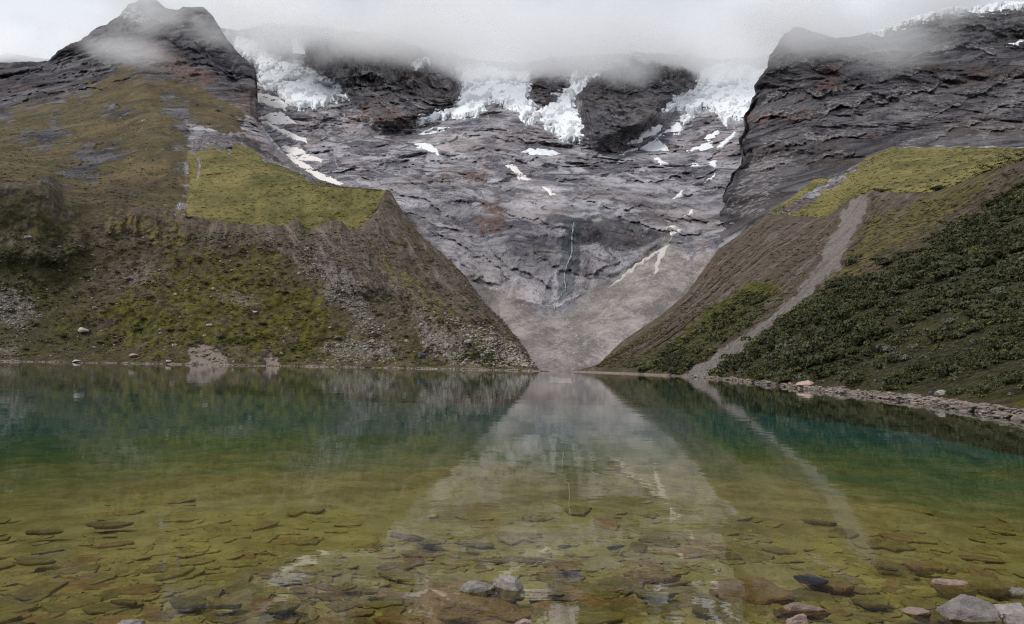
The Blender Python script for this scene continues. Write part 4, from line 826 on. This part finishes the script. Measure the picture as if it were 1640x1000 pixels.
slabs = [(1205, 942, 120, .75, 'largest orange brown submerged slab, left of the pink stone', M_GOLD), (1330, 932, 84, .5, 'brown slab pointing right under water behind the long pink stone', M_GOLD), (1300, 926, 50, .35, 'dark slate sliver lying on the pointed brown slab', M_DARKS),
 (1055, 920, 90, .45, 'wide pale brown slab leaning on others in the middle foreground', M_GOLD), (1050, 948, 70, .5, 'flat brown slab below the wide pale one', M_WET), (910, 907, 52, .6, 'pointed tan slab above and right of the two pale rocks', M_GOLD), (890, 948, 38, .6, 'small tan slab right of the golden boulder', M_WET),
 (690, 867, 56, .55, 'isolated rounded brown slab farther out in the middle', M_WET), (745, 870, 42, .5, 'tan slab right of the isolated rounded one', M_WET), (558, 939, 28, .7, 'squarish olive slab left of centre', M_WET), (590, 945, 34, .5, 'olive slab touching the squarish one', M_WET), (480, 946, 34, .5, 'low olive slab beneath the pale reflection', M_WET),
 (985, 876, 34, .5, 'small dark slab alone in mid water', M_DARKS), (905, 875, 26, .5, 'tiny dark slab left of the alone one', M_DARKS), (1420, 902, 50, .5, 'thin tan slab in the right shallows', M_WET), (1485, 905, 60, .5, 'long rust slab behind the blocky pinkish rock', M_GOLD), (1590, 932, 80, .6, 'wide dim brown slab right of the blocky pinkish rock', M_WET),
 (1140, 975, 70, .5, 'broad olive slab under the largest orange slab', M_WET), (1395, 960, 60, .5, 'olive slab between the long pink stone and the grey boulders', M_WET), (300, 962, 70, .35, 'long grey brown slab at lower left', M_WET), (360, 966, 60, .35, 'grey brown slab joined to the long one at lower left', M_WET),
 (200, 962, 40, .4, 'flat dark slab left of the long grey brown one', M_WET), (175, 838, 70, .3, 'long straight slab edge far out on the left', M_WET), (70, 850, 60, .3, 'dim slab ridge near the left edge far out', M_WET), (55, 896, 60, .4, 'dim olive slab near the left edge', M_WET), (820, 985, 60, .5, 'brown stone slab in front of the golden boulder', M_GOLD), (720, 985, 50, .5, 'brown slab beneath the left end of the golden boulder', M_GOLD), (640, 990, 90, .5, 'wide orange brown slab at the bottom edge', M_GOLD), (450, 970, 60, .6, 'tan slab under the pale reflection at lower left', M_WET)]
for i, (x, y, w, dr, lb, mt) in enumerate(slabs):
    p0 = at_px(x, y); zt = float(bedz(p0[0], p0[1])); zt = min(-.03, zt+.10+.02*(i % 3))
    if mt is M_DARKS and w == 50: zt += .04
    fg(x, y, w, dr*1.6, .16 if y > 900 else .09, mt, 'slab', random.uniform(-.5, .5), lb, 'stone', ztop=zt, seed=100+i, cat='stone slab', tilt=(random.uniform(-.05, .05), random.uniform(-.05, .05)))
# the many loose slabs on the bed
protoS = [slab_mesh('slab', 300+i, (M_WET, M_WET, M_GOLD)[i % 3], th=.13) for i in range(12)]
big_s = []; rest_s = []
cand = []
for i in range(5200):
    y = 780+rng.beta(1.6, 1.15)*235; x = rng.uniform(-60, 1700); p = at_px(x, y, -.2); r0 = math.hypot(p[0], p[1])
    if r0 > 21 or ((x-765)/120)**2+((y-955)/42)**2 < 1 or ((x-1200)/80)**2+((y-942)/36)**2 < 1: continue
    dens = .45+.55*ss(np.array((y-820+ (x-500)*.05)/130.), 0, 1)
    if rng.random() > dens: continue
    s = float(np.clip(rng.lognormal(-2.35, .62), .03, .34))*(.8+.02*r0)
    cand.append((s/r0, x, y, p, s))
cand.sort(key=lambda c: -c[0])
def slab_copy(c, k, nm='stone'):
    _, x, y, p, s = c
    o = place(protoS[k % 12], nm, (p[0], p[1], float(bedz(p[0], p[1]))+s*.02), (s, s*rng.uniform(.6, 1), s*rng.uniform(.45, .9)), rng.uniform(0, 6.28), (rng.normal(0, .05), rng.normal(0, .05)))
    return o
for k, c in enumerate(cand[:260]):
    tag(slab_copy(c, k), 'loose olive brown stone slab lying on the lake bed in the shallows', 'stone slab', 'loose slabs on the lake bed')
def merge(name, items, mat, label=None, cat=None):
    """items: (mesh, 4x4) -> one stuff object"""
    cache = {}; Vs = []; Fs = []; off = 0
    for me, mt in items:
        if me.name not in cache:
            bm = bmesh.new(); bm.from_mesh(me); bmesh.ops.triangulate(bm, faces=bm.faces)
            cache[me.name] = (np.array([v.co for v in bm.verts]), np.array([[v.index for v in f.verts] for f in bm.faces])); bm.free()
        V, F_ = cache[me.name]; A_ = np.array(mt)
        Vs.append(V@A_[:3, :3].T+A_[:3, 3]); Fs.append(F_+off); off += len(V)
    return tag(mesh_from(name, np.concatenate(Vs), np.concatenate(Fs), mat, smooth=False), label, cat, None, 'stuff')
def trs(loc, rot, sc):
    from mathutils import Euler
    return Matrix.Translation(loc) @ Euler(rot).to_matrix().to_4x4() @ Matrix.Diagonal((*sc, 1))
its = []
for k, c in enumerate(cand[260:1750]):
    _, x, y, p, s = c
    its.append((protoS[k % 12], trs((p[0], p[1], float(bedz(p[0], p[1]))+s*.01), (rng.normal(0, .05), rng.normal(0, .05), rng.uniform(0, 6.28)), (s, s*rng.uniform(.45, 1), s*.65))))
merge('lake_bed_stones', its, M_WET)

# shore stones along the right beach
protoR = [rock_mesh('rock', 400+i, .55, 2, 8, .05, M_SHORE) for i in range(8)]
jj = np.where((zz > -.1) & (zz < .42) & (fx > 1105) & (fx < 1800)); w = 1/np.maximum(GF[jj][:, 1], 20)**0; sel = rng.choice(len(jj[0]), 2600, p=w/w.sum())
st = []
for q in sel:
    p = GF[jj[0][q], jj[1][q]]
    s = float(np.clip(rng.lognormal(-2.15, .55), .05, .5))*(1+max(0, p[1]-60)/120); st.append((s/p[1], p, s))
st.sort(key=lambda c: -c[0])
for k, (_, p, s) in enumerate(st[:280]):
    tag(place(protoR[k % 8], 'rock', (p[0]+rng.normal(0, .2), p[1]+rng.normal(0, .3), p[2]+s*.1), (s, s*rng.uniform(.6, 1), s*rng.uniform(.5, .9)), rng.uniform(0, 6.28)), 'pale pinkish grey stone in the rubble band along the right shore', 'rock', 'stones of the right shore')
merge('shore_gravel', [(protoR[k % 8], trs((p[0]+rng.normal(0, .2), p[1]+rng.normal(0, .3), p[2]+s*.1), (0, 0, rng.uniform(0, 6.28)), (s, s*.8, s*.7))) for k, (_, p, s) in enumerate(st[280:])], M_SHORE)
def on_surf(Gs, X, Y, x, y): return Gs[surf_at(Gs, X, Y, x, y)]
def boulder(Gs, X, Y, x, y, wpx, mat, seed, label, hr=.7, sink=.3, rz=0):
    p = on_surf(Gs, X, Y, x, y); w = wpx/F*p[1]/2
    return tag(place(rock_mesh('boulder', seed, 1, 3, 10, .07, mat), 'boulder', (p[0], p[1]-w*.3, p[2]+w*hr*(1-sink)-w*hr*.5), (w, w*.8, w*hr), rz), label, 'boulder')
boulder(GE, ex, ey, 676, 571, 18, M_DARKS, 501, 'dark blue grey boulder on the mossy left bank near the water', .75)
boulder(GE, ex, ey, 134, 531, 20, M_GREYS, 502, 'pale angular boulder low on the left slope', .5)
boulder(GE, ex, ey, 45, 381, 14, M_GREYS, 503, 'pale grey boulder high on the upper left buttress', .4)
boulder(GE, ex, ey, 216, 571, 16, M_PINK, 504, 'pinkish boulder at the left waterline beside the bare slip', .5)
boulder(GE, ex, ey, 335, 521, 10, M_GREYS, 505, 'small pale boulder on the moss above the bare slip', .6)
boulder(GE, ex, ey, 409, 500, 8, M_GREYS, 506, 'small white stone on the left slope above the second slip', .6)
boulder(GE, ex, ey, 124, 579, 14, M_GREYS, 507, 'flat pale stone at the waterline far left', .35)
boulder(GE, ex, ey, 271, 579, 9, M_GREYS, 508, 'small white stone at the waterline left of the bare slip', .5)
boulder(GF, fx, fy, 1288, 619, 30, M_PINK, 511, 'rounded pink boulder on the right shore where the beach begins', .55)
boulder(GF, fx, fy, 1490, 632, 12, M_DARKS, 512, 'round dark boulder beside the angular white one on the right shore', .9)
boulder(GF, fx, fy, 1505, 633, 20, M_GREYS, 513, 'angular pale boulder leaning on the right shore rubble', .7)
boulder(GF, fx, fy, 1252, 609, 12, M_PINK, 514, 'small pink boulder left of the rounded one on the right shore', .6)
boulder(GF, fx, fy, 1518, 480, 14, M_GREYS, 515, 'pale boulder among the shrubs high on the right slope', .6)
boulder(GF, fx, fy, 1450, 508, 9, M_GREYS, 516, 'small pale boulder among the shrubs mid right slope', .8)
boulder(GB, bx, by, 367, 239, 14, M_DARKS, 517, 'dark outcrop boulder at the top of the green shoulder', .45)
boulder(GB, bx, by, 556, 316, 10, M_DARKS, 518, 'dark boulder on the green shoulder near its right tip', .5)

# ------------------------------------------------------------------ shrubs
def shrub_mesh(name, seed, mat, n=260, leaf=.1, flat=.75):
    r_ = np.random.default_rng(seed); Vs = []; Fs = []
    lob = [(r_.normal(0, .38), r_.normal(0, .38), r_.uniform(.2, .6)*flat, r_.uniform(.32, .6)) for _ in range(7)]
    for i in range(n):
        a, b, c, rd = lob[i % 7]; u = r_.normal(size=3); u /= np.linalg.norm(u); u[2] = abs(u[2])*.9-.15
        p = np.array((a, b, c))+u*rd*r_.uniform(.7, 1.05)*np.array((1, 1, .8))
        nrm = u+r_.normal(0, .5, 3); nrm /= np.linalg.norm(nrm); t1 = np.cross(nrm, r_.normal(size=3)); t1 /= np.linalg.norm(t1); t2 = np.cross(nrm, t1)
        s = leaf*r_.uniform(.6, 1.5); k = len(Vs)
        Vs += [p-t1*s, p+t2*s*.55, p+t1*s, p-t2*s*.55]; Fs.append((k, k+1, k+2, k+3))
    V = np.array(Vs); V[:, 2] = np.maximum(V[:, 2], -.1)
    me = bpy.data.meshes.new(name); me.from_pydata([tuple(v) for v in V], [], Fs); me.materials.append(mat); return me
def stem_mesh(name, seed, mat):
    r_ = np.random.default_rng(seed); V = []; Fs = []
    for b in range(6):
        a = r_.uniform(0, 6.28); tip = np.array((math.cos(a)*.5, math.sin(a)*.5, r_.uniform(.35, .6))); k = len(V)
        for t, w_ in ((0, .035), (.5, .022), (1, .008)):
            c = tip*t*np.array((1, 1, 1.0))+np.array((0, 0, -.15*(1-t)))
            for q in range(4): V.append((c[0]+w_*math.cos(q*1.571), c[1]+w_*math.sin(q*1.571), c[2]))
        for l in range(2):
            for q in range(4): Fs.append((k+l*4+q, k+l*4+(q+1) % 4, k+l*4+4+(q+1) % 4, k+l*4+4+q))
    me = bpy.data.meshes.new(name); me.from_pydata(V, [], Fs); me.materials.append(mat); return me
M_LEAF = [mat_leaf('leaves_dark', (0.014, 0.017, 0.006), (0.055, 0.058, 0.019)), mat_leaf('leaves_grey', (0.045, 0.050, 0.030), (0.115, 0.122, 0.078)), mat_leaf('leaves_olive', (0.028, 0.032, 0.009), (0.095, 0.095, 0.024))]
tt = NT('shrub_stem'); M_STEM = tt.bsdf(tt.mix(tt.noise(6), (.04, .03, .02), (.12, .09, .06)), .9)
protoB = [shrub_mesh('foliage', 600+i, M_LEAF[(0, 1, 2, 0, 1, 0)[i]], 420, .105, (.75, .55, .6, .9, .5, 1.0)[i]) for i in range(6)]
protoT = [stem_mesh('stem', 620+i, M_STEM) for i in range(3)]
farB = [shrub_mesh('foliage', 640+i, M_LEAF[i % 3], 90, .2, .7) for i in range(6)]
cand = []
# density field of the dark shrub clumps
m_sh = np.maximum(mk['shrub']+.22*mask(fx, fy, [SHR], 60, 20, 30, 403), .75*ss(fx, 1250, 1350)*ss(zz, .6, .9)*(zz < 8)); prob = (m_sh**2)*(zz > .62)*(1-ch)*(fx < 1790)*(fy < 690)*up_
clump = fbm(GF/9, 3, .5, 700)
area = np.ones(zz.shape)*np.clip(GF[..., 1]/120, .5, 1.5)
pw = (prob*area*(.05+ss(clump, -.08, .25))).ravel(); pw /= pw.sum()
sel = rng.choice(pw.size, 12500, p=pw)
Gf = GF.reshape(-1, 3); cf = clump.ravel()
for q in sel:
    p = Gf[q]; dark_ = cf[q] > .05
    s = float(np.clip(rng.lognormal(-.45 if dark_ else -.95, .5), .18, 2.0))*(1 if p[1] > 70 else .8)*np.clip(p[1]/75, .62, 1.35)
    cand.append((s/p[1], p, s, dark_))
cand.sort(key=lambda c: -c[0])
LBS = {0: ('dense dark green shrub on the right slope', 'dark shrubs of the right slope'), 1: ('low grey green shrub on the right slope', 'grey green shrubs of the right slope'), 2: ('olive shrub on the right slope', 'olive shrubs of the right slope')}
kinds = (0, 1, 2, 0, 1, 0)
def bush(p, s, k, label, group, hr=1.0):
    r = bpy.data.objects.new('shrub', None); COL.objects.link(r); r.location = (p[0], p[1], p[2]-.12*s); r.scale = (s, s, s*hr); r.rotation_euler = (0, 0, rng.uniform(0, 6.28)); r.empty_display_size = .1
    f = bpy.data.objects.new('foliage', protoB[k]); COL.objects.link(f); f.parent = r
    g = bpy.data.objects.new('stem', protoT[k % 3]); COL.objects.link(g); g.parent = r
    return tag(r, label, 'shrub', group)
for c in cand[:300]:
    k = int(rng.choice([0, 3, 5] if c[3] else [1, 4, 2, 1])); lb, gp = LBS[kinds[k]]
    bush(c[1], c[2], k, lb, gp, rng.uniform(.8, 1.15))
for mi in range(3):
    its = []
    for n_, c in enumerate(cand[300:]):
        u_ = ((n_*7919) % 1000)/1000; kk = (0 if u_ < .7 else 2) if c[3] else (1 if u_ < .7 else 2)
        if kk != mi: continue
        bigc = n_ < 1500; me = (protoB[{0: 0, 1: 1, 2: 2}[kk]] if bigc else farB[kk+3*(n_ % 2)])
        its.append((me, trs((c[1][0], c[1][1], c[1][2]-.1*c[2]), (0, 0, rng.uniform(0, 6.28)), (c[2],)*3)))
    merge('shrub_cover', its, M_LEAF[mi])
# lone bushes
for i, (x, y, w, k, lb) in enumerate([(1500, 306, 22, 3, 'round dark bush alone on the rim of the right green plateau'), (1412, 308, 12, 0, 'small dark bush on the rim beside the top of the chute'), (1270, 350, 8, 0, 'tiny dark bush at the left end of the right rim'), (1200, 588, 14, 3, 'dark upright bush right of the chute foot'), (1182, 575, 12, 5, 'small upright bush above the chute foot')]):
    p = on_surf(GF, fx, fy, x, y); bush(p, w/F*p[1]/1.5, k, lb, 'lone bushes of the right bank')
spots = [(230, 511), (288, 419), (318, 419), (360, 437), (380, 428), (240, 480), (178, 488), (243, 477), (390, 520), (292, 531), (272, 531), (222, 530), (356, 541), (40, 435), (118, 478), (300, 352), (420, 520), (455, 470), (495, 500), (160, 550), (90, 470), (60, 520), (20, 500), (205, 450), (330, 455), (270, 460), (540, 545), (470, 560), (590, 590), (650, 540), (610, 505), (140, 445), (100, 540), (40, 560)]
pf = np.where((GF[..., 2] > 2) & (shr < .3) & (ch < .1) & (up_ > .9) & (fx < 1700)); sel = rng.choice(len(pf[0]), 3600)
merge('slope_tussocks', [(farB[(i*5) % 6], trs(tuple(GF[pf[0][q], pf[1][q]]-np.array((0, 0, .15))), (0, 0, rng.uniform(0, 6.28)), (float(np.clip(rng.lognormal(-.5, .45), .3, 1.8))*float(np.clip(GF[pf[0][q], pf[1][q]][1]/250, .4, 1)),)*2+(rng.uniform(.3, .6),))) for i, q in enumerate(sel)], M_LEAF[2])
for i, (x, y) in enumerate(spots):
    p = on_surf(GE, ex, ey, x, y); bush(p, rng.uniform(1.6, 2.9), (0, 3, 5)[i % 3], 'dark rounded shrub dotted on the mossy left slope', 'dark shrubs of the left slope', .75)
# ground cover of the left slope: low tussocks and loose stones
ml = ((ey > 372) & (GE[..., 2] > 1.5) & (ex < 870))
pw = (ml*(.25+mk['moss'].max()*0+ss(fbm(GE/14, 3, .5, 710), -.2, .4))).ravel().astype(float); pw /= pw.sum(); Ge = GE.reshape(-1, 3)
sel = rng.choice(pw.size, 5200, p=pw)
merge('tussock_cover', [(farB[3*(i % 2)+2*(i % 3 == 0)], trs(tuple(Ge[q]-np.array((0, 0, .15))), (0, 0, rng.uniform(0, 6.28)), (float(np.clip(rng.lognormal(-.3, .4), .4, 2.0)),)*2+(rng.uniform(.4, .8),))) for i, q in enumerate(sel)], M_LEAF[2])
tu = shrub_mesh('tuft', 690, M_LEAF[2], 14, .3, .5)
qa = np.where((mgr > .7) & (bx < 612)); sel = rng.choice(len(qa[0]), 2600); qb = np.where((m2 > .9) & (cx < 1740)); sel2 = rng.choice(len(qb[0]), 2600); qc = np.where((mbr > .7) & (mgr < .2)); sel3 = rng.choice(len(qc[0]), 3500)
merge('bench_tufts', [(tu, trs(tuple(p), (0, 0, rng.uniform(0, 6.28)), (float(np.clip(rng.lognormal(-.1, .5), .4, 2.2)),)*2+(.45,))) for p in list(GB[qa][sel])+list(GD[qb][sel2])+list(GB[qc][sel3])], M_LEAF[2])
M_TALUS = mat_stone('talus_stone', (0.16, 0.14, 0.125), (0.40, 0.35, 0.32), (0.55, 0.5, 0.47), sc=.8)
pr2 = [rock_mesh('rock', 450+i, .7, 1, 4, .05, M_TALUS) for i in range(5)]
gw = (ml*(.02+ss(np.array(bpy.data.objects and 1.0)*0+mask(ex, ey, [[(-90, 455), (30, 465), (60, 500), (30, 520), (-90, 500)], [(510, 555), (560, 540), (620, 550), (640, 580), (520, 580)], [(490, 400), (560, 450), (640, 540), (580, 530), (520, 470)], [(660, 500), (740, 560), (800, 590), (690, 570)], [(700, 490), (790, 530), (860, 590), (800, 590)]], 14, 14, 30, 316), 0, 1)*.35)).ravel().astype(float); gw /= gw.sum()
sel = rng.choice(gw.size, 4200, p=gw)
merge('talus_stones', [(pr2[i % 5], trs(tuple(Ge[q]), (0, 0, rng.uniform(0, 6.28)), (float(np.clip(rng.lognormal(-1.1, .5), .2, 1.6)),)*3)) for i, q in enumerate(sel)], M_TALUS)
sh = np.where((np.abs(GE[..., 2]-.15) < .45) & (ex < 850)); sel = rng.choice(len(sh[0]), 600)
merge('waterline_stones', [(pr2[i % 5], trs(tuple(GE[sh[0][q], sh[1][q]]*np.array((1, 1, 0))+np.array((0, rng.normal(0, .5), .1))), (0, 0, rng.uniform(0, 6.28)), (float(np.clip(rng.lognormal(-.9, .5), .2, 1.5)),)*2+(.4,))) for i, q in enumerate(sel)], M_TALUS)

# ------------------------------------------------------------------ clouds: bodies of mist round the summits
def mat_cloud(name, dens, scale, lo, hi, seed, edge=.35, flat=2.0):
    m = bpy.data.materials.new(name); m.use_nodes = True; t = NT.__new__(NT); t.m = m; t.t = m.node_tree; t.t.nodes.clear(); t.out = t.t.nodes.new('ShaderNodeOutputMaterial')
    tcn = t.n('ShaderNodeTexCoord'); t.co = tcn.outputs['Object']
    g = t.n('ShaderNodeNewGeometry')
    n = t.noise(scale, 5, .58, sc=(1, 1, flat), dist=.3, vec=t.math and g.outputs['Position'])
    ln = t.n('ShaderNodeVectorMath', operation='LENGTH'); t.set(ln.inputs[0], t.co)
    fall = t.mr(ln.outputs['Value'], 1.0, edge)
    d = t.math('MULTIPLY', t.mr(t.math('ADD', n, t.math('MULTIPLY', t.math('SUBTRACT', fall, 1.0), .28)), lo, hi), dens)
    v = t.n('ShaderNodeVolumePrincipled'); v.inputs['Color'].default_value = (1, 1, 1, 1); t.set(v.inputs['Density'], t.math('MULTIPLY', d, fall)); v.inputs['Anisotropy'].default_value = .35
    t.t.links.new(v.outputs[0], t.out.inputs['Volume'])
    return m
CL = []
def cloud(x, y, D, rx, ry, rz, mat, label):
    bm = bmesh.new(); bmesh.ops.create_icosphere(bm, subdivisions=3, radius=1.0); me = bpy.data.meshes.new('cloud'); bm.to_mesh(me); bm.free(); me.materials.append(mat)
    p = P(float(x), float(y), D); o = place(me, 'cloud', tuple(p), (rx, ry, rz), 0); CL.append(o)
    return tag(o, label, 'cloud', 'clouds on the summits')
MC = mat_cloud('cloud_thick', .0105, .0040, .18, .46, 1, .35)
MW = mat_cloud('cloud_wisp', .020, .0085, .34, .60, 2, .0, 1.2)
MM = mat_cloud('cloud_veil', .021, .0075, .24, .56, 5, .0, 1.3)
cloud(810, 66, 1480, 800, 300, 100, MC, 'long white cloud deck hiding the summits of the headwall')
cloud(450, 45, 1500, 240, 220, 90, MC, 'wisp of cloud drifting over the dark notch by the left glacier')
cloud(610, 75, 1430, 300, 130, 85, MM, 'mist spilling over the crest of the dark left cliffs')
cloud(1010, 115, 1380, 240, 80, 75, MW, 'thin mist veiling the dark central dome')
cloud(1180, 88, 1480, 250, 200, 95, MC, 'mist pouring over the top of the right glacier')
cloud(240, 10, 1200, 230, 110, 90, MM, 'mist bank wrapped round the left summit')
cloud(195, 78, 1060, 125, 70, 44, MM, 'small wisp below the left summit over the red scree')
cloud(335, 45, 1240, 120, 80, 85, MM, 'wisp clinging to the right shoulder of the left summit')
cloud(50, 78, 1500, 330, 140, 90, MM, 'low mist on the far left ridge')
cloud(1265, 45, 900, 150, 90, 95, MM, 'mist on the left corner of the right cliff')
cloud(1395, 62, 860, 210, 80, 66, MM, 'wisp across the upper face of the right cliff')
cloud(1530, 0, 950, 220, 100, 60, MM, 'mist along the ice cap over the right cliff')
